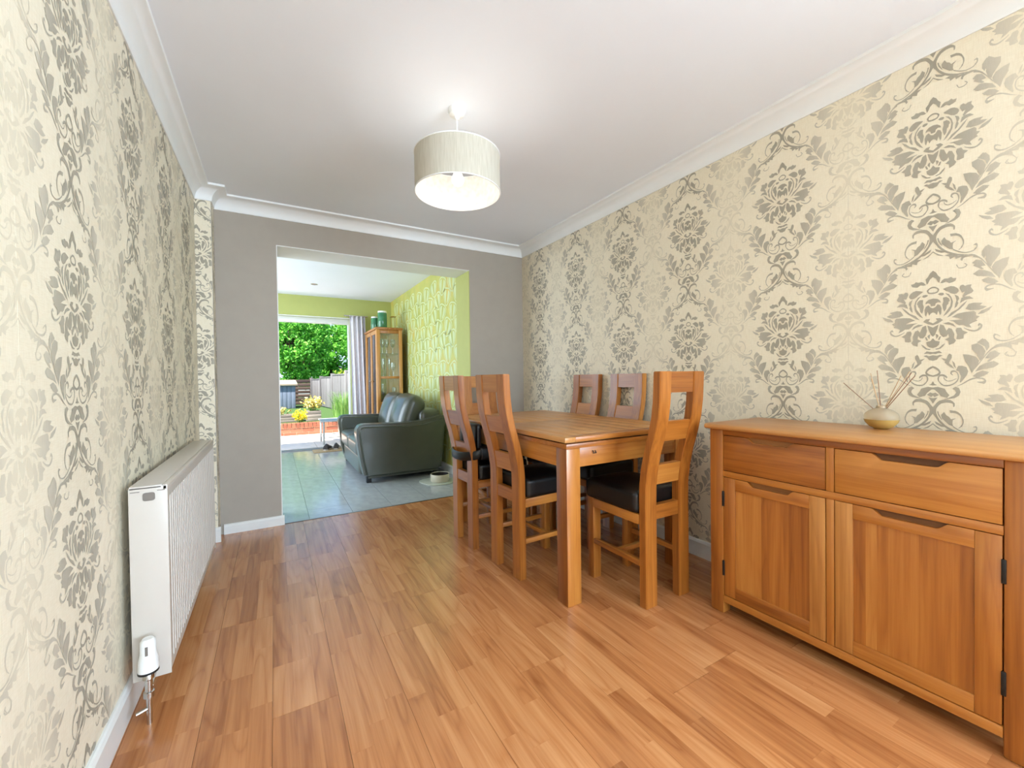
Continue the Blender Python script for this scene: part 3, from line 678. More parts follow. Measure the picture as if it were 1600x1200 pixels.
sbox('mid_rail', (FX + 0.001, ia, 0.624), (FX + 0.03, ib, 0.651), 'oak_y'); sbox('divider', (FX + 0.003, 0.7, 0.0862), (FX + 0.03, 0.7255, 0.624), 'oak_z'); sbox('divider', (FX + 0.002, 0.7, 0.651), (FX + 0.03, 0.7255, 0.812), 'oak_z')
sbox('carcass', (FX + 0.06, ia, 0.06), (BX - 0.01, ib, 0.83), 'oak_shaded', 0)
def scoop(ya, yb, z0, z1, c, h=0.02):
    """front outline with a finger scoop cut in its upper edge"""
    w = 0.094; s = 0.03
    out = [(ya, z0), (yb, z0), (yb, z1), (c + w, z1)]
    for i in range(1, 5): t = i / 5; e = t * t * (3 - 2 * t); out.append((c + w - s * t, z1 - h * e))
    out += [(c + w - s, z1 - h), (c - w + s, z1 - h)]
    for i in range(1, 5): t = 1 - i / 5; e = t * t * (3 - 2 * t); out.append((c - w + s * t, z1 - h * e))
    out += [(c - w, z1), (ya, z1)]
    return [(y - sy_, z) for y, z in out]
gp = 0.0022
for ya, yb in ((0.7255, 1.1248), (0.300, 0.7)):
    d = empty('drawer', (0, 0, 0), parent=sb)
    c = (ya + yb) / 2 + (0.0)
    prism('drawer_front', scoop(ya + gp, yb - gp, 0.651 + gp, 0.812 - gp, c), 'X', FX + 0.002 - sx_, FX + 0.022 - sx_, 'oak_y', d, 0.0015)
    sbox('finger_pull', (FX + 0.014, c - 0.09, 0.78), (FX + 0.03, c + 0.09, 0.8115), 'oak_shaded', 0, d)
for di, (ya, yb) in enumerate(((0.7255, 1.1248), (0.300, 0.7))):
    d = empty('door', (0, 0, 0), parent=sb); z0, z1 = 0.0862 + gp, 0.624 - gp; st = 0.053
    a, b = ya + gp, yb - gp; c = (ya + yb) / 2
    sbox('stile', (FX + 0.002, a, z0), (FX + 0.022, a + st, z1), 'oak_pale_z' if di == 0 else 'oak_z', 0.0018, d); sbox('stile', (FX + 0.002, b - st, z0), (FX + 0.022, b, z1), 'oak_pale_z' if di else 'oak_z', 0.0018, d)
    sbox('door_rail', (FX + 0.002, a + st, z0), (FX + 0.022, b - st, z0 + 0.05), 'oak_y', 0.0015, d)
    prism('door_rail', scoop(a + st, b - st, z1 - 0.052, z1, c), 'X', FX + 0.002 - sx_, FX + 0.022 - sx_, 'oak_y', d, 0.0012)
    sbox('finger_pull', (FX + 0.014, c - 0.09, z1 - 0.03), (FX + 0.03, c + 0.09, z1 + 0.001), 'oak_shaded', 0, d)
    rp = random.Random(5 + di); y = a + st
    while y < b - st - 1e-6:
        w = rp.choice((0.03, 0.055, 0.075, 0.09)); y2 = y + w
        if b - st - y2 < 0.03: y2 = b - st
        sbox('panel_board', (FX + 0.008, y, z0 + 0.05), (FX + 0.02, y2, z1 - 0.05), 'oak_z', 0, d); y = y2
    hy = yb if di == 0 else ya
    for hz in (0.175, 0.49):
        h_ = sbox('hinge', (FX - 0.003, hy - 0.006, hz), (FX + 0.01, hy + 0.004, hz + 0.068), 'black', 0.002, d); h_['label'] = 'black metal hinge'

# ---------------------------------------------------------------- reed diffuser
rd = empty('reed_diffuser', (2.075, 0.672, 0.861)); tag(rd, 'squat frosted glass reed diffuser with brown sticks on the sideboard', 'diffuser')
k = N('frosted_glass'); k.b.inputs['Base Color'].default_value = lin(240, 224, 196); k.b.inputs['Roughness'].default_value = 0.35; k.b.inputs['Transmission Weight'].default_value = 0.75; k.b.inputs['IOR'].default_value = 1.3; M['frost'] = k.m
k = N('amber_oil'); k.b.inputs['Base Color'].default_value = lin(228, 190, 110); k.b.inputs['Roughness'].default_value = 0.25; k.b.inputs['Transmission Weight'].default_value = 0.4; M['oil'] = k.m
vp = [(0.0, 0.0), (0.02, 0.0), (0.036, 0.008), (0.05, 0.022), (0.055, 0.036), (0.05, 0.05), (0.036, 0.060), (0.022, 0.065), (0.016, 0.067), (0.015, 0.075), (0.012, 0.075), (0.012, 0.066)]
VS = 1.0; VZ = 1.22
lathe('vase', [(r * VS, z * VZ) for r, z in vp], 'frost', rd, seg=40)
lathe('oil', [(0.0, 0.0), (0.0205, 0.0), (0.0365, 0.0075 * VZ), (0.0506, 0.0215 * VZ), (0.0546, 0.031 * VZ), (0.0, 0.031 * VZ)], 'oil', rd, seg=40)
k = N('reed_stick'); k.b.inputs['Base Color'].default_value = lin(140, 92, 58); M['reed'] = k.m
k = N('pale_reed_stick'); k.b.inputs['Base Color'].default_value = lin(196, 160, 116); M['reed2'] = k.m
for i, (yy, xx, hh) in enumerate(((0.115, -0.01, 0.165), (0.035, 0.01, 0.20), (0.02, -0.03, 0.18), (0.012, 0.0, 0.21), (-0.085, 0.0, 0.20), (-0.1, -0.02, 0.19), (-0.075, 0.02, 0.205), (-0.062, -0.02, 0.19))):
    b0 = Vector((-xx * 0.3, -yy * 0.25, 0.02)); t0 = Vector((xx, yy * 1.05, hh * 1.1)); tube('reed', [b0, t0], 0.0013, 'reed' if i in (0, 3, 4, 5) else 'reed2', rd, 6)

# ---------------------------------------------------------------- pendant lamp
px, py = 0.79, 1.862
pl = empty('pendant_lamp', (px, py, ZC)); tag(pl, 'round linen drum pendant lamp hanging lit from the dining room ceiling', 'lamp')
lathe('ceiling_rose', [(0, 0), (0.042, 0), (0.042, -0.01), (0.036, -0.026), (0.014, -0.034), (0.008, -0.05), (0, -0.05)], 'white', pl)
tube('cord', [(0, 0, -0.045), (0, 0, -0.30)], 0.0032, 'white', pl)
SR, sz0, sz1 = 0.205, 1.982 - ZC, 2.160 - ZC
sh = lathe('lamp_shade', [(SR, sz0), (SR, sz1), (SR - 0.0025, sz1), (SR - 0.0025, sz0)], 'shade', pl, seg=72, close=True)
bm = bmesh.new()
for zz in (sz0, sz1):
    add_tube(bm, [(SR * math.cos(t * math.pi / 36), SR * math.sin(t * math.pi / 36), zz) for t in range(73)], 0.003, 6, False)
mesh_obj('rim', bm, 'white', sh, True)
lathe('lining', [(SR - 0.0028, sz0 + 0.002), (SR - 0.0028, sz1 - 0.002), (SR - 0.0036, sz1 - 0.002), (SR - 0.0036, sz0 + 0.002)], plain('shade_lining', (206, 204, 196), 0.7, var=0.12, scale=45), sh, seg=72, close=True)
bm = bmesh.new()
for j in range(3):
    a = 2 * math.pi * j / 3 + 0.5; add_tube(bm, [(0.02 * math.cos(a), 0.02 * math.sin(a), sz1 - 0.045), (SR * math.cos(a), SR * math.sin(a), sz1 - 0.004)], 0.002, 6)
add_lathe(bm, [(0.016, -0.012), (0.024, -0.012), (0.024, 0.0), (0.016, 0.0)], (0, 0, sz1 - 0.04), 20, True)
mesh_obj('spider_ring', bm, 'white', pl, True, 40)
lathe('lamp_holder', [(0, -0.225), (0.014, -0.228), (0.019, -0.25), (0.019, -0.298), (0, -0.298)], 'white', pl, seg=20)
bp = [(0, -0.292)] + [(0.016, -0.295), (0.02, -0.31)] + [(0.03 * math.cos(t), -0.338 - 0.03 * math.sin(t)) for t in [-0.7, -0.3, 0, 0.4, 0.8, 1.2]] + [(0, -0.3685)]
lathe('bulb', bp, 'bulb', pl, seg=24)
LB = bpy.data.lights.new('pendant_light', 'POINT'); LB.energy = 2.3; LB.shadow_soft_size = 0.045; LB.color = (1.0, 0.96, 0.90)
lo_ = bpy.data.objects.new('pendant_light', LB); COL.objects.link(lo_); lo_.location = (0, 0, -0.34); lo_.parent = pl

# ---------------------------------------------------------------- radiator
RX0, RX1, RY0, RY1, RZ0, RZ1 = -0.408, -0.313, 1.742, 2.93, 0.118, 0.748
ra = empty('radiator', ((RX0 + RX1) / 2, RY0, 0)); rx_, ry_ = ra.location.x, RY0; tag(ra, 'white double panel radiator with fluted front on the damask wall', 'radiator')
def rbox(n, lo, hi, m, bev=0.002, parent=None): return box(n, (lo[0] - rx_, lo[1] - ry_, lo[2]), (hi[0] - rx_, hi[1] - ry_, hi[2]), m, parent or ra, bev)
bm = bmesh.new(); nf = 34; zs = [RZ0 + 0.012, RZ0 + 0.035, RZ0 + 0.055, RZ1 - 0.065, RZ1 - 0.045, RZ1 - 0.02]; fade = [0, 0, 1, 1, 0, 0]
ys = []
for i in range(nf):
    p = RY0 + 0.02 + (RY1 - RY0 - 0.04) * i / nf; w = (RY1 - RY0 - 0.04) / nf
    ys += [(p, 0), (p + w * 0.3, 0), (p + w * 0.42, 1), (p + w * 0.78, 1), (p + w * 0.9, 0)]
ys = [(RY0 + 0.003, 0)] + ys + [(RY1 - 0.003, 0)]
grid = [[bm.verts.new((RX1 - 0.009 * d * f - rx_, y - ry_, z)) for y, d in ys] for z, f in zip(zs, fade)]
for A, B in zip(grid, grid[1:]):
    for i in range(len(ys) - 1): bm.faces.new((A[i], A[i + 1], B[i + 1], B[i]))
mesh_obj('front_panel', bm, 'radiator', ra)
rbox('core', (RX0, RY0 + 0.004, RZ0 + 0.02), (RX1 - 0.0095, RY1 - 0.004, RZ1 - 0.012), 'radiator')
ep = []
for y in (RY0, RY1 - 0.003):
    ep.append(rbox('end_panel', (RX0 - 0.002, y, RZ0), (RX1 + 0.001, y + 0.003, RZ1 - 0.005), 'radiator', 0.0012))
rbox('top_grille', (RX0 - 0.001, RY0, RZ1 - 0.012), (RX1 - 0.0125, RY1, RZ1), 'radiator', 0.003); rbox('top_edge', (RX1 - 0.013, RY0, RZ1 - 0.02), (RX1 + 0.002, RY1, RZ1 - 0.001), 'radiator', 0.004)
bg = prism('vent_badge', [(RX0 + 0.049 - rx_ + math.copysign(0.0155 * abs(math.cos(t)) ** 0.45, math.cos(t)), RZ1 - 0.036 + math.copysign(0.0135 * abs(math.sin(t)) ** 0.45, math.sin(t))) for t in [2 * math.pi * (i + 0.5) / 28 for i in range(28)]], 'Y', -0.002, 0.001, 'grey_plastic', ep[0])
rbox('slot', (RX0 + 0.003, RY0 - 0.0008, RZ1 - 0.0195), (RX0 + 0.026, RY0 + 0.001, RZ1 - 0.017), 'grey_plastic', 0, ep[0]); rbox('slot', (RX0 + 0.07, RY0 - 0.0008, RZ1 - 0.0195), (RX0 + 0.09, RY0 + 0.001, RZ1 - 0.017), 'grey_plastic', 0, ep[0])
for y in (RY0 + 0.12, RY1 - 0.12): rbox('bracket', (XL, y, RZ0 + 0.03), (RX0, y + 0.03, RZ1 - 0.1), 'radiator')
vx, vy = -0.362 - rx_, 1.70 - ry_
va = lathe('valve_head', [(0, 0.272), (0.014, 0.272), (0.0195, 0.264), (0.0205, 0.228), (0.025, 0.205), (0.0265, 0.172), (0, 0.172)], 'gloss_white', ra, (vx, vy, 0), 28)
lathe('valve_band', [(0.0268, 0.166), (0.0268, 0.173), (0.010, 0.173), (0.010, 0.166)], 'black', va, (vx, vy, 0), 28, True)
box('valve_window', (vx - 0.003, vy - 0.0212, 0.226), (vx + 0.004, vy - 0.018, 0.254), 'grey_plastic', va)
lathe('valve_body', [(0.010, 0.166), (0.015, 0.16), (0.015, 0.145), (0.010, 0.140), (0.010, 0.105), (0.014, 0.103), (0.014, 0.086), (0.0075, 0.082), (0.0075, 0.0), (0, 0)], 'chrome', ra, (vx, vy, 0), 20)
bm = bmesh.new(); add_tube(bm, [(vx, vy, 0.118), (vx, vy + 0.05, 0.135)], 0.011, 12); add_tube(bm, [(vx, vy, 0.05), (vx - 0.03, vy - 0.01, 0.045)], 0.006, 10); mesh_obj('valve_tail', bm, 'chrome', ra, True, 40)

# ---------------------------------------------------------------- sofa
so = empty('sofa', (1.21, 5.2, 0)); tag(so, 'two-seat olive grey leather sofa with loose back cushions against the lime wall', 'sofa')
def Ls(p): return (p[0] - 1.21, p[1] - 5.2, p[2])
SY0, SY1, SX0, SX1 = 4.42, 6.0, 0.735, 1.69
def arm_outline():
    o = [(0.80, 0.05), (0.765, 0.2), (0.735, 0.4), (0.722, 0.52), (0.728, 0.575), (0.75, 0.608), (0.79, 0.622), (1.0, 0.616), (1.25, 0.612), (1.42, 0.622), (1.55, 0.65), (1.63, 0.672), (1.675, 0.668), (1.69, 0.63), (1.66, 0.3), (1.63, 0.05)]
    return [(x - 1.21, z) for x, z in o]
for ya, yb in ((SY0, SY0 + 0.21), (SY1 - 0.21, SY1)):
    bm = bmesh.new(); add_prism(bm, arm_outline(), 'Y', ya - 5.2, yb - 5.2); es = [e for e in bm.edges if e.calc_face_angle(0) > 1.2]
    bmesh.ops.bevel(bm, geom=es, offset=0.038, segments=5, affect='EDGES', clamp_overlap=True); mesh_obj('arm', bm, 'sofa', so, True, 50)
ym = (SY0 + SY1) / 2
cushion('base', Ls((0.775, SY0 + 0.2, 0.06)), Ls((1.6, SY1 - 0.2, 0.27)), 'sofa', so, n=1.0)
cushion('back', Ls((1.42, SY0 + 0.15, 0.1)), Ls((1.69, SY1 - 0.15, 0.74)), 'sofa', so, n=2.0)
for ya, yb in ((SY0 + 0.205, ym - 0.004), (ym + 0.004, SY1 - 0.205)):
    cushion('seat_cushion', Ls((0.745, ya, 0.255)), Ls((1.42, yb, 0.44)), 'sofa', so, n=2.2, puff=(0.0, 0, 0.02), cuts=14)
    xf = Matrix.Translation(Ls((1.37, (ya + yb) / 2, 0.66))) @ Matrix.Rotation(R(17), 4, 'Y') @ Matrix.Rotation(R(2), 4, 'X')
    cushion('back_cushion', (-0.11, -(yb - ya) / 2, -0.24), (0.11, (yb - ya) / 2, 0.24), 'sofa', so, n=3.2, puff=(0.05, 0, 0.02), cuts=14, xf=xf)
for x in (0.82, 1.55):
    for y in (SY0 + 0.06, SY1 - 0.09): box('foot', Ls((x, y, 0)), Ls((x + 0.05, y + 0.05, 0.065)), 'black', so, 0.004)

# ---------------------------------------------------------------- display cabinet
CX0, CX1, CY0, CY1, CZ = 1.285, 1.655, 6.09, 6.93, 1.845
cb = empty('display_cabinet', (CX0, CY0, 0)); tag(cb, 'tall oak display cabinet with glazed sides behind the sofa', 'cabinet')
def cbox(n, lo, hi, m, bev=0.002, parent=None): return box(n, (lo[0] - CX0, lo[1] - CY0, lo[2]), (hi[0] - CX0, hi[1] - CY0, hi[2]), m, parent or cb, bev)
cbox('top', (CX0 - 0.015, CY0 - 0.015, CZ - 0.03), (CX1 + 0.01, CY1 + 0.015, CZ), 'oak_pale_z', 0.006)
for x in (CX0, CX1 - 0.05):
    for y in (CY0, CY1 - 0.05): cbox('post', (x, y, 0), (x + 0.05, y + 0.05, CZ - 0.03), 'oak_pale_z', 0.003)
for z0, z1 in ((0.05, 0.14), (0.72, 0.76), (1.1, 1.135), (CZ - 0.085, CZ - 0.03)):
    cbox('side_rail', (CX0 + 0.05, CY0 + 0.004, z0), (CX1 - 0.05, CY0 + 0.03, z1), 'oak_pale_z'); cbox('side_rail', (CX0 + 0.05, CY1 - 0.03, z0), (CX1 - 0.05, CY1 - 0.004, z1), 'oak_pale_z')
cbox('back_panel', (CX1 - 0.016, CY0 + 0.05, 0.05), (CX1 - 0.004, CY1 - 0.05, CZ - 0.03), 'oak_pale_z', 0)
cbox('bottom', (CX0 + 0.01, CY0 + 0.03, 0.06), (CX1 - 0.016, CY1 - 0.03, 0.1), 'oak_pale_z', 0)
pz = [(0.14, 0.72), (0.76, 1.1), (1.135, CZ - 0.085)]
for z0, z1 in pz: cbox('pane', (CX0 + 0.05, CY0 + 0.014, z0), (CX1 - 0.05, CY0 + 0.018, z1), 'glass', 0)
for nm, z in (('shelf', 0.742), ('shelf', 1.116)): cbox(nm, (CX0 + 0.03, CY0 + 0.03, z - 0.011), (CX1 - 0.016, CY1 - 0.03, z + 0.011), 'oak_pale_z', 0)
gs = cbox('glass_shelf', (CX0 + 0.03, CY0 + 0.03, 1.46), (CX1 - 0.018, CY1 - 0.03, 1.468), 'glass', 0); 
for ya, yb in ((CY0 + 0.052, (CY0 + CY1) / 2 - 0.001), ((CY0 + CY1) / 2 + 0.001, CY1 - 0.052)):
    d = empty('door', (0, 0, 0), parent=cb)
    for lo, hi in (((CX0 + 0.002, ya, 0.06), (CX0 + 0.024, ya + 0.045, CZ - 0.035)), ((CX0 + 0.002, yb - 0.045, 0.06), (CX0 + 0.024, yb, CZ - 0.035)), ((CX0 + 0.002, ya + 0.045, 0.06), (CX0 + 0.024, yb - 0.045, 0.12)), ((CX0 + 0.002, ya + 0.045, CZ - 0.09), (CX0 + 0.024, yb - 0.045, CZ - 0.035))): cbox('door_frame', lo, hi, 'oak_pale_z', 0.002, d)
    cbox('pane', (CX0 + 0.011, ya + 0.045, 0.12), (CX0 + 0.015, yb - 0.045, CZ - 0.09), 'glass', 0, d)
    ky = yb - 0.02 if ya < 6.3 else ya + 0.02
    lathe('knob', [(0, -0.028), (0.011, -0.024), (0.011, -0.014), (0.005, -0.008), (0.005, 0.0)], 'chrome', d, (0, 0, 0), 14).matrix_local = Matrix.Translation((0.002, ky - CY0, 1.06)) @ Matrix.Rotation(R(90), 4, 'Y')
# glasses on the cabinet shelves
M['crystal'] = glass_mat('crystal', (0.97, 0.98, 0.98), 0.62, 0.05)
wg = [(0.0, 0.0), (0.034, 0.001), (0.006, 0.006), (0.0045, 0.09), (0.02, 0.105), (0.034, 0.135), (0.036, 0.165), (0.030, 0.215), (0.0285, 0.215), (0.0345, 0.165), (0.0325, 0.137), (0.018, 0.108), (0.0, 0.1)]
fg = [(0.0, 0.0), (0.032, 0.001), (0.006, 0.006), (0.0045, 0.10), (0.016, 0.12), (0.022, 0.16), (0.02, 0.27), (0.0188, 0.27), (0.0205, 0.16), (0.0145, 0.122), (0.0, 0.11)]
g0 = lathe('wine_glass', wg, 'crystal', seg=20); g1 = lathe('champagne_flute', fg, 'crystal', seg=20)
gl = [(g0, 1.468, 1.39, 6.2, 'clear wine glass on the glass shelf by the cabinet corner post'), (g0, 1.468, 1.46, 6.24, 'clear wine glass in the middle of the glass shelf'), (g0, 1.468, 1.54, 6.2, 'clear wine glass on the glass shelf towards the lime wall'),
      (g1, 1.127, 1.40, 6.2, 'tall clear champagne flute beside the corner post on the middle shelf'), (g1, 1.127, 1.49, 6.22, 'tall clear champagne flute in the middle of the middle shelf'), (g0, 1.127, 1.57, 6.3, 'clear wine glass at the back of the middle shelf'),
      (g1, 0.753, 1.39, 6.2, 'tall clear champagne flute on the lower shelf beside the corner post'), (g0, 0.753, 1.56, 6.22, 'clear wine glass on the lower shelf beside the red ornament')]
used = set()
for src, z, x, y, lab in gl:
    o = src if src.name not in used else src.copy()
    if src.name in used: COL.objects.link(o)
    used.add(src.name); o.location = (x, y, z); tag(o, lab, 'glass', 'glasses in the display cabinet')
rdn = empty('flower_ornament', (1.475, 6.19, 0.753)); tag(rdn, 'small pinkish red flower ornament on the lower cabinet shelf', 'ornament')
M['red'] = plain('red_petal', (206, 92, 88), 0.5)
lathe('foot', [(0, 0), (0.022, 0), (0.02, 0.01), (0.006, 0.016), (0.006, 0.05), (0, 0.05)], 'crystal', rdn, seg=16)
bm = bmesh.new()
for j in range(6):
    a = j * math.pi / 3; add_cushion(bm, (-0.012, -0.016, -0.008), (0.026, 0.016, 0.012), 3.6, 4, mat=Matrix.Translation((0.012 * math.cos(a), 0.012 * math.sin(a), 0.062)) @ Matrix.Rotation(a, 4, 'Z') @ Matrix.Rotation(R(-35), 4, 'Y'))
mesh_obj('petals', bm, 'red', rdn, True)
# jars on top
M['green_glaze'] = plain('green_glaze', (54, 122, 84), 0.15, var=0.25, scale=14, coat=0.5)
def jar(x, y, r, h, lab):
    e = empty('storage_jar', (x, y, CZ)); tag(e, lab, 'jar', 'green jars on the display cabinet')
    lathe('jar_body', [(0, 0), (r * 0.9, 0), (r, 0.012), (r, h * 0.84), (r * 0.9, h * 0.9), (0, h * 0.9)], 'green_glaze', e, seg=28); lathe('lid', [(0, h * 0.9), (r * 0.92, h * 0.9), (r * 0.94, h * 0.93), (r * 0.9, h), (0, h)], 'white', e, seg=28)
jar(1.405, 6.24, 0.068, 0.255, 'taller green glazed jar with white lid on the cabinet'); jar(1.335, 6.42, 0.058, 0.19, 'shorter green glazed jar with white lid on the cabinet')
jr = empty('lantern', (1.565, 6.25, CZ)); tag(jr, 'small thin-framed brass lantern beside the green jars on the cabinet', 'lantern')
M['brass'] = plain('brass', (176, 148, 70), 0.3, metal=0.9)
bm = bmesh.new()
for a, b in ((-1, -1), (1, -1), (1, 1), (-1, 1)): add_tube(bm, [(a * 0.032, b * 0.032, 0), (a * 0.032, b * 0.032, 0.18)], 0.003, 6)
mesh_obj('upright', bm, 'brass', jr, True, 40); box('lantern_base', (-0.036, -0.036, 0), (0.036, 0.036, 0.008), 'brass', jr, 0.001); box('lantern_top', (-0.038, -0.038, 0.178), (0.038, 0.038, 0.188), 'brass', jr, 0.002)

# ---------------------------------------------------------------- curtain
cu = empty('curtain', (1.18, 6.99, 0)); tag(cu, 'silver grey curtain gathered beside the open patio door', 'curtain')
bm = bmesh.new(); rows = []
for iz in range(24):
    z = 0.02 + 2.09 * iz / 23; row = []
    wdt = 0.115 if z > 1.4 else 0.115 + 0.012 * (1.4 - z)
    for j in range(49):
        t = j / 48; x = -wdt + 2 * wdt * t + 0.045 * (1 - z / 2.1) ; y = 0.032 * math.sin(t * 2 * math.pi * 3.5 + 0.4) * (0.75 + 0.25 * math.sin(z * 2 + t * 5))
        row.append(bm.verts.new((x, y, z)))
    rows.append(row)
for A, B in zip(rows, rows[1:]):
    for j in range(48): bm.faces.new((A[j], A[j + 1], B[j + 1], B[j]))
co = mesh_obj('drape', bm, 'curtain', cu, True); sm = co.modifiers.new('thick', 'SOLIDIFY'); sm.thickness = 0.003
tube('rail', [(-0.2, 0.0, 2.115), (0.16, 0.0, 2.115)], 0.011, 'chrome', cu, 12)
for x in (-0.15, 0.14): box('rail_bracket', (x - 0.008, 0, 2.107), (x + 0.008, 0.088, 2.123), 'chrome', cu)

# ---------------------------------------------------------------- small things on the garden room floor
M['mat'] = plain('coir_mat', (176, 150, 112), 0.9, var=0.2, scale=90, bump=0.4)
mt = box('door_mat', (0.49, 6.76, 0.0), (1.06, 7.06, 0.014), 'mat', None, 0.004); tag(mt, 'tan coir door mat at the patio door sill', 'door mat')
def shoe(x, y, rz, lab):
    e = empty('shoe', (x, y, 0.014), rz); tag(e, lab, 'shoe', 'shoes on the door mat')
    bm = bmesh.new(); prof = [(-0.13, 0.040), (-0.125, 0.085), (-0.06, 0.098), (0.0, 0.08), (0.05, 0.058), (0.11, 0.046), (0.135, 0.03)]; rows = []
    for i, (lx, hz) in enumerate(prof):
        w = (0.03, 0.036, 0.036, 0.037, 0.043, 0.042, 0.025)[i]
        rows.append([bm.verts.new((lx, w * math.cos(t), 0.018 + (hz - 0.018) * max(0, math.sin(t)))) for t in [math.pi * j / 10 for j in range(11)]])
    for A, B in zip(rows, rows[1:]):
        for j in range(10): bm.faces.new((A[j], A[j + 1], B[j + 1], B[j]))
    bm.faces.new(rows[0]); bm.faces.new(rows[-1][::-1]); bmesh.ops.recalc_face_normals(bm, faces=bm.faces[:]); mesh_obj('upper', bm, plain('dark_canvas', (62, 56, 54), 0.7), e, True, 60)
    out = [(-0.132, 0.0), (-0.12, 0.034), (0.0, 0.036), (0.08, 0.045), (0.13, 0.028), (0.142, 0), (0.13, -0.028), (0.08, -0.045), (0.0, -0.036), (-0.12, -0.034)]
    prism('sole', out, 'Z', 0.0, 0.02, plain('pale_sole', (196, 190, 180), 0.6), e, 0.003)
shoe(0.70, 6.96, R(70), 'dark shoe on the door mat, on the open doorway side'); shoe(0.83, 6.99, R(80), 'dark shoe on the door mat, on the sofa side')
bw_ = empty('pet_bowl', (1.497, 4.13, 0.008)); tag(bw_, 'round cream pet bowl with dark inside on the tiled floor', 'bowl')
M['cream'] = plain('cream_ceramic', (214, 206, 184), 0.4); M['darkfill'] = plain('dark_bowl_inside', (24, 18, 16), 0.4)
lathe('bowl_body', [(0, 0), (0.092, 0), (0.097, 0.006), (0.099, 0.074), (0.096, 0.078), (0.092, 0.074), (0.088, 0.03), (0, 0.03)], 'cream', bw_, seg=40); lathe('bowl_lining', [(0.0, 0.0305), (0.0878, 0.0305), (0.0925, 0.0735), (0.0915, 0.0737), (0.086, 0.032), (0, 0.032)], 'darkfill', bw_, seg=40)
def blob(name, c, rx, ry, lab, ph, z1):
    pts = [(c[0] + rx * math.cos(t) * (1 + 0.12 * math.sin(3 * t + ph)), c[1] + ry * math.sin(t) * (1 + 0.1 * math.cos(2 * t + ph))) for t in [2 * math.pi * i / 36 for i in range(36)]]
    o = prism(name, pts, 'Z', 0.0, z1, plain('pale_green_mat', (188, 194, 180), 0.45), None, 0.002); tag(o, lab, 'feeding mat'); return o
blob('feeding_mat', (1.475, 4.14), 0.175, 0.19, 'pale sage green rounded feeding mat under the pet bowl', 0.4, 0.008)

# recessed downlight
dl = empty('downlight', (0.497, 6.2, ZC2)); tag(dl, 'small round recessed downlight in the garden room ceiling', 'downlight')
lathe('bezel', [(0.034, 0), (0.044, 0), (0.044, -0.004), (0.034, -0.006)], 'chrome', dl, seg=28, close=True); lathe('lens', [(0, 0), (0.034, 0), (0.034, -0.003), (0, -0.003)], 'grey_plastic', dl, seg=28)

# ---------------------------------------------------------------- garden
M['paving'] = plain('pink_paving', (244, 228, 214), 0.85, var=0.08, scale=6); M['soil'] = plain('soil', (96, 74, 52), 0.95, var=0.3, scale=20)
M['lawn'] = plain('lawn', (62, 92, 36), 0.9, var=0.3, scale=40, bump=0.4)
pt = struct(box('ground_patio', (-4, YG + 0.2, -0.12), (6, 9.4, -0.03), 'soil')); tag(pt, 'sunlit pinkish paved patio outside')
sm_ = bmesh.new(); add_box(sm_, (0, 0, 0), (1, 1, 0.012)); _pm = bpy.data.meshes.new('paving_slab'); sm_.to_mesh(_pm); sm_.free(); _pm.materials.append(M['paving'])
for i in range(-5, 6):
    for j in range(5):
        o = bpy.data.objects.new('paving_slab', _pm); COL.objects.link(o); o.parent = pt
        o.location = (i * 0.6 + 0.004, YG + 0.21 + j * 0.44 + 0.004, -0.03); o.scale = (0.592, 0.43, 1)
lw = struct(box('ground_lawn', (-8, 9.62, -0.1), (9, 26, 0.2), 'lawn')); tag(lw, 'raised green lawn behind the brick edging')
# raised brick bed
rw = empty('brick_edging', (0.6, 9.4, -0.03)); tag(rw, 'low red brick retaining edge along the patio', 'retaining wall')
M['brick'] = wood('red_brick', (160, 102, 78), (140, 82, 60), (112, 64, 48), 'X', 0.85, 0.0, tone=0.9); M['mortar'] = plain('mortar', (196, 176, 150), 0.9)
box('mortar_core', (-2.2, 0.01, 0), (2.2, 0.215, 0.222), 'mortar', rw)
bb = bmesh.new(); add_box(bb, (0, 0, 0), (0.215, 0.2, 0.065), 0.004, 1); _bm1 = bpy.data.meshes.new('brick'); bb.to_mesh(_bm1); bb.free(); _bm1.materials.append(M['brick'])
bb = bmesh.new(); add_box(bb, (0, 0, 0), (0.066, 0.225, 0.1), 0.004, 1); _bm2 = bpy.data.meshes.new('brick_on_edge'); bb.to_mesh(_bm2); bb.free(); _bm2.materials.append(M['brick'])
for c in range(2):
    for i in range(-10, 10):
        o = bpy.data.objects.new('brick', _bm1); COL.objects.link(o); o.parent = rw; o.location = (i * 0.225 + (0.11 if c else 0), 0, 0.002 + c * 0.075)
for i in range(-29, 29):
    o = bpy.data.objects.new('brick', _bm2); COL.objects.link(o); o.parent = rw; o.location = (i * 0.076, -0.012, 0.153)
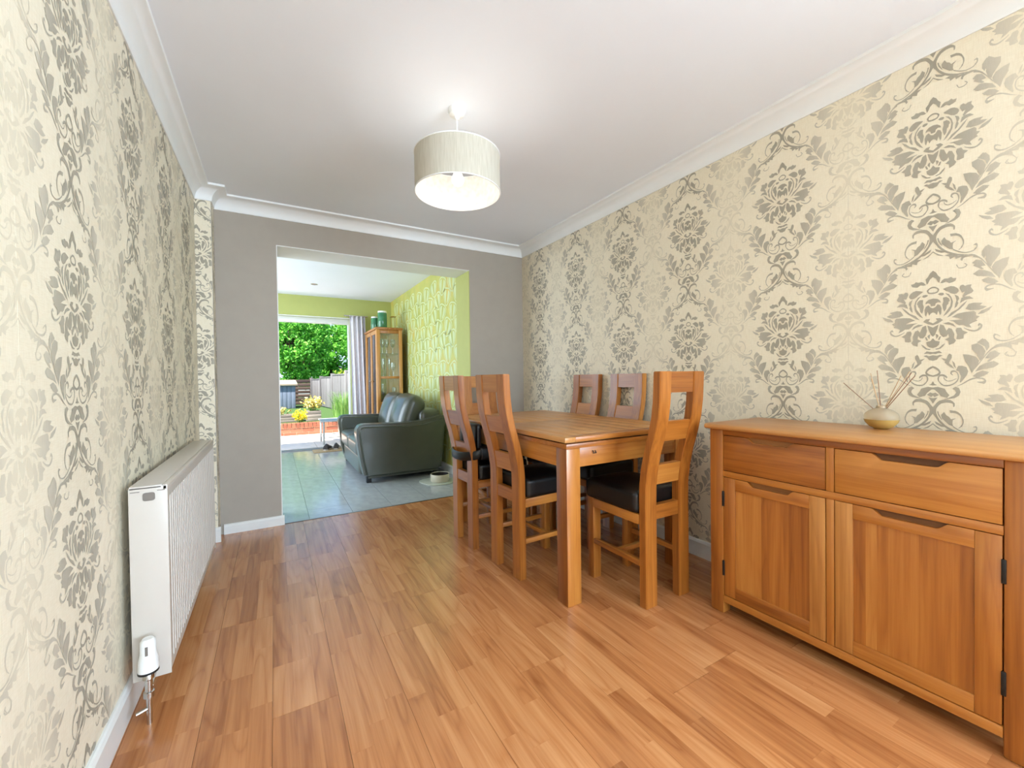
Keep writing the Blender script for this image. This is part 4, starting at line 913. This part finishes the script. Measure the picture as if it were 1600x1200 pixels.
# planters
M['grey_timber'] = wood('weathered_timber', (170, 160, 152), (140, 130, 124), (108, 100, 96), 'X', 0.85, 0.0, tone=0.8); M['brown_timber'] = wood('brown_fence_timber', (112, 92, 82), (92, 74, 66), (70, 55, 50), 'X', 0.85, 0.0, tone=0.8)
M['grey_timber_z'] = wood('weathered_upright_timber', (134, 132, 134), (112, 110, 112), (84, 82, 84), 'Z', 0.85, 0.0, tone=0.9)
def planter(x, y, w, d, h, lab):
    e = empty('planter', (x, y, 0.2)); tag(e, lab, 'planter', 'weathered timber planters on the lawn')
    n = 3; bh = h / n
    for i in range(n):
        for lo, hi in (((-w / 2, -d / 2, i * bh + 0.002), (w / 2, -d / 2 + 0.02, (i + 1) * bh - 0.002)), ((-w / 2, d / 2 - 0.02, i * bh + 0.002), (w / 2, d / 2, (i + 1) * bh - 0.002)), ((-w / 2, -d / 2 + 0.02, i * bh + 0.002), (-w / 2 + 0.02, d / 2 - 0.02, (i + 1) * bh - 0.002)), ((w / 2 - 0.02, -d / 2 + 0.02, i * bh + 0.002), (w / 2, d / 2 - 0.02, (i + 1) * bh - 0.002))): box('plank', lo, hi, 'grey_timber', e, 0.002)
    box('soil', (-w / 2 + 0.02, -d / 2 + 0.02, 0), (w / 2 - 0.02, d / 2 - 0.02, h - 0.03), 'soil', e)
planter(0.2, 10.2, 0.62, 0.4, 0.16, 'long low weathered timber planter towards the shed'); planter(0.74, 10.15, 0.30, 0.3, 0.22, 'square weathered timber planter under the pale yellow shrub')
# foliage helpers
def leaves(bm, pts, size, rnd, aspect=0.5):
    for p in pts:
        s = size * rnd.uniform(0.6, 1.3); a = Vector((rnd.gauss(0, 1), rnd.gauss(0, 1), rnd.gauss(0, 1))).normalized(); b = a.orthogonal().normalized()
        b.rotate(Matrix.Rotation(rnd.uniform(0, 6.28), 3, a)); q = a.cross(b); c = Vector(p)
        bm.faces.new([bm.verts.new(c + b * s * u + q * s * v * aspect + a * s * w) for u, v, w in ((-0.5, 0, 0), (-0.1, 0.5, 0.08), (0.5, 0, -0.06), (-0.1, -0.5, 0.08))])
M['leaf_green'] = leaf_mat('tree_leaf', (66, 138, 44), (108, 186, 66), (160, 222, 96), 0.42); M['leaf_lime'] = leaf_mat('lime_leaf', (150, 178, 40), (190, 206, 60), (216, 224, 96)); M['leaf_grass'] = leaf_mat('grass_blade', (84, 134, 60), (120, 170, 84), (168, 200, 120))
M['petal_yellow'] = leaf_mat('yellow_petal', (226, 196, 10), (246, 224, 24), (250, 236, 80), 0.2); M['leaf_cream'] = leaf_mat('cream_leaf', (196, 168, 60), (222, 204, 120), (236, 226, 170), 0.2); M['bark'] = plain('bark', (70, 54, 42), 0.95, var=0.3)
def plant(name, x, y, z, r, h, nst, nlf, size, mat, lab, cat, seed, stem=True):
    e = empty(name, (x, y, z)); tag(e, lab, cat); rnd = random.Random(seed); pts = []; st = bmesh.new()
    for i in range(nst):
        a = rnd.uniform(0, 6.28); d = r * math.sqrt(rnd.random()); tip = Vector((d * math.cos(a), d * math.sin(a), h * rnd.uniform(0.55, 1.0)))
        add_tube(st, [(tip.x * 0.2, tip.y * 0.2, -0.02), (tip.x * 0.6, tip.y * 0.6, tip.z * 0.55), tip], 0.004, 5)
        for j in range(nlf): t = rnd.uniform(0.45, 1.02); pts.append((tip.x * t + rnd.gauss(0, .018), tip.y * t + rnd.gauss(0, .018), tip.z * t + rnd.gauss(0, .018)))
    mesh_obj('stems', st, 'leaf_grass', e)
    bm = bmesh.new(); leaves(bm, pts, size, rnd); mesh_obj('foliage', bm, mat, e)
plant('flowering_plant', 0.46, 9.72, 0.2, 0.17, 0.26, 26, 12, 0.05, 'petal_yellow', 'bright yellow flowering plant between the planters', 'plant', 1)
plant('shrub', 0.74, 10.15, 0.39, 0.22, 0.34, 34, 14, 0.06, 'leaf_cream', 'pale yellow variegated shrub growing in the square planter', 'shrub', 2)
plant('shrub', 0.14, 10.2, 0.33, 0.2, 0.18, 16, 10, 0.05, 'leaf_cream', 'small cream leaved shrub in the long low planter', 'shrub', 4)
# ornamental grass
og = empty('ornamental_grass', (1.36, 9.98, 0.2)); tag(og, 'tall clump of arching ornamental grass before the side fence', 'grass'); rnd = random.Random(9); bm = bmesh.new()
for i in range(420):
    a = rnd.uniform(0, 6.28); r0 = 0.24 * math.sqrt(rnd.random()); h = rnd.uniform(0.4, 0.85); sp = rnd.uniform(0.06, 0.22); w = rnd.uniform(0.006, 0.011)
    dx, dy = math.cos(a), math.sin(a); prev = None
    for j in range(6):
        t = j / 5; c = Vector((dx * (r0 + sp * t * t), dy * (r0 + sp * t * t), h * (t - 0.22 * t ** 3))); ww = w * (1 - t * 0.9)
        cur = (bm.verts.new(c + Vector((-dy, dx, 0)) * ww), bm.verts.new(c - Vector((-dy, dx, 0)) * ww))
        if prev: bm.faces.new((prev[0], prev[1], cur[1], cur[0]))
        prev = cur
mesh_obj('blades', bm, 'leaf_grass', og)
# garden table
gt = empty('garden_table', (0.98, 7.95, -0.018)); tag(gt, 'small pale metal garden table just outside the patio door', 'garden table')
M['grey_metal'] = plain('pale_grey_metal', (176, 180, 178), 0.4, metal=0.3)
box('table_top', (-0.3, -0.3, 0.39), (0.3, 0.3, 0.412), 'grey_metal', gt, 0.006)
for a in (-1, 1):
    for b in (-1, 1): box('leg', (a * 0.26 - 0.014, b * 0.26 - 0.014, 0), (a * 0.26 + 0.014, b * 0.26 + 0.014, 0.39), 'grey_metal', gt, 0.003)
tube('cross_bar', [(-0.26, -0.26, 0.12), (0.26, -0.26, 0.12)], 0.008, 'grey_metal', gt); tube('cross_bar', [(-0.26, 0.26, 0.12), (0.26, 0.26, 0.12)], 0.008, 'grey_metal', gt)
# shed
sd = empty('garden_shed', (-0.35, 15.6, 0.2)); tag(sd, 'low blue grey garden shed with pale flat roof before the trees', 'shed')
M['shed_blue'] = plain('blue_grey_paint', (112, 122, 142), 0.7, var=0.06); M['shed_roof'] = plain('shed_roof', (168, 152, 134), 0.8)
box('shed_core', (-1.2, -0.58, 0), (0.94, 0.6, 0.74), 'shed_blue', sd)
for i in range(18): box('cladding_board', (-1.2 + i * 0.119, -0.6, 0.01), (-1.2 + i * 0.119 + 0.112, -0.58, 0.745), 'shed_blue', sd, 0.003)
prism('roof', [(-0.68, 0.74), (-0.68, 0.80), (0.66, 0.93), (0.66, 0.86)], 'X', -1.27, 1.0, 'shed_roof', sd, 0.004)
# back fence of horizontal boards and stepped side fence of upright boards
fb = empty('garden_fence', (0.6, 17.2, 0.2)); tag(fb, 'dark brown fence of horizontal boards beside the shed', 'fence')
for i in range(7): box('fence_board', (-3.2, 0, i * 0.135 + 0.01), (0.62, 0.025, i * 0.135 + 0.128), 'brown_timber', fb, 0.004)
for x in (-3.1, -1.25, 0.56): box('post', (x, 0.03, 0), (x + 0.09, 0.11, 1.0), 'brown_timber', fb, 0.004)
A_, B_ = Vector((1.22, 17.0)), Vector((2.05, 8.6)); dr = (B_ - A_); Ln = dr.length
fs = empty('garden_fence', (A_.x, A_.y, 0.2), math.atan2(dr.y, dr.x)); tag(fs, 'weathered grey stepped fence of upright boards behind the ornamental grass', 'fence')
npan = 5; pw_ = Ln / npan
for p in range(npan):
    h = 0.94 + 0.06 * p; n = 13
    for i in range(n):
        x0 = p * pw_ + 0.06 + i * (pw_ - 0.12) / n; box('fence_board', (x0 + 0.004, -0.012, 0.03), (x0 + (pw_ - 0.12) / n - 0.004, 0.012, h - 0.02), 'grey_timber_z', fs, 0.003)
    box('post', (p * pw_ - 0.05, -0.05, 0), (p * pw_ + 0.05, 0.05, h + 0.04), 'grey_timber_z', fs, 0.005); box('fence_cap', (p * pw_ + 0.05, -0.025, h - 0.02), ((p + 1) * pw_ - 0.05, 0.025, h + 0.015), 'grey_timber_z', fs, 0.003)
# trees
def tree(x, y, h, crown, nclump, nleaf, size, mat, lab, seed, name='tree'):
    e = empty(name, (x, y, 0.2)); tag(e, lab, 'tree', 'trees beyond the garden fence'); rnd = random.Random(seed)
    st = bmesh.new(); add_tube(st, [(0, 0, -0.05), (0.05, 0, h * 0.3), (0, 0.05, h * 0.75)], [0.18, 0.13, 0.05], 10); cl = []
    for i in range(nclump):
        while True:
            v = Vector((rnd.uniform(-1, 1), rnd.uniform(-1, 1), rnd.uniform(-1, 1)))
            if 0.35 < v.length < 1: break
        c = Vector((v.x * crown[0], v.y * crown[1], crown[3] + v.z * crown[2])); cl.append(c)
        if i % 4 == 0: add_tube(st, [(0, 0, h * rnd.uniform(0.2, 0.6)), c * 0.55 + Vector((0, 0, 0.3)), c], [0.05, 0.03, 0.01], 6)
    mesh_obj('trunk', st, 'bark', e, True)
    bm = bmesh.new(); pts = []
    for c in cl:
        rr = rnd.uniform(0.22, 0.42)
        for j in range(nleaf):
            d = Vector((rnd.gauss(0, 1), rnd.gauss(0, 1), rnd.gauss(0, 0.8))).normalized() * rr * rnd.random() ** 0.4; pts.append(c + d)
    leaves(bm, pts, size, rnd, 0.6); mesh_obj('crown', bm, mat, e)
tree(0.7, 19.6, 4.5, (1.5, 1.4, 1.9, 2.5), 190, 60, 0.15, 'leaf_green', 'large leafy green tree rising behind the shed', 1)
tree(4.2, 20.0, 4.6, (1.6, 1.4, 1.9, 2.5), 160, 60, 0.15, 'leaf_green', 'broad green tree rising behind the stepped side fence', 2)
tree(-3.2, 20.0, 4.6, (1.6, 1.4, 1.9, 2.5), 110, 50, 0.16, 'leaf_green', 'green tree behind the pier side of the garden', 3)
plant('shrub', 2.75, 17.6, 0.2, 0.75, 1.35, 60, 30, 0.12, 'leaf_lime', 'sunlit yellow green shrub showing above the side fence', 'shrub', 6)
tree(2.4, 24.2, 5.2, (2.6, 1.8, 2.1, 2.5), 230, 60, 0.19, 'leaf_green', 'farthest broad green tree closing the gap behind the others', 5)
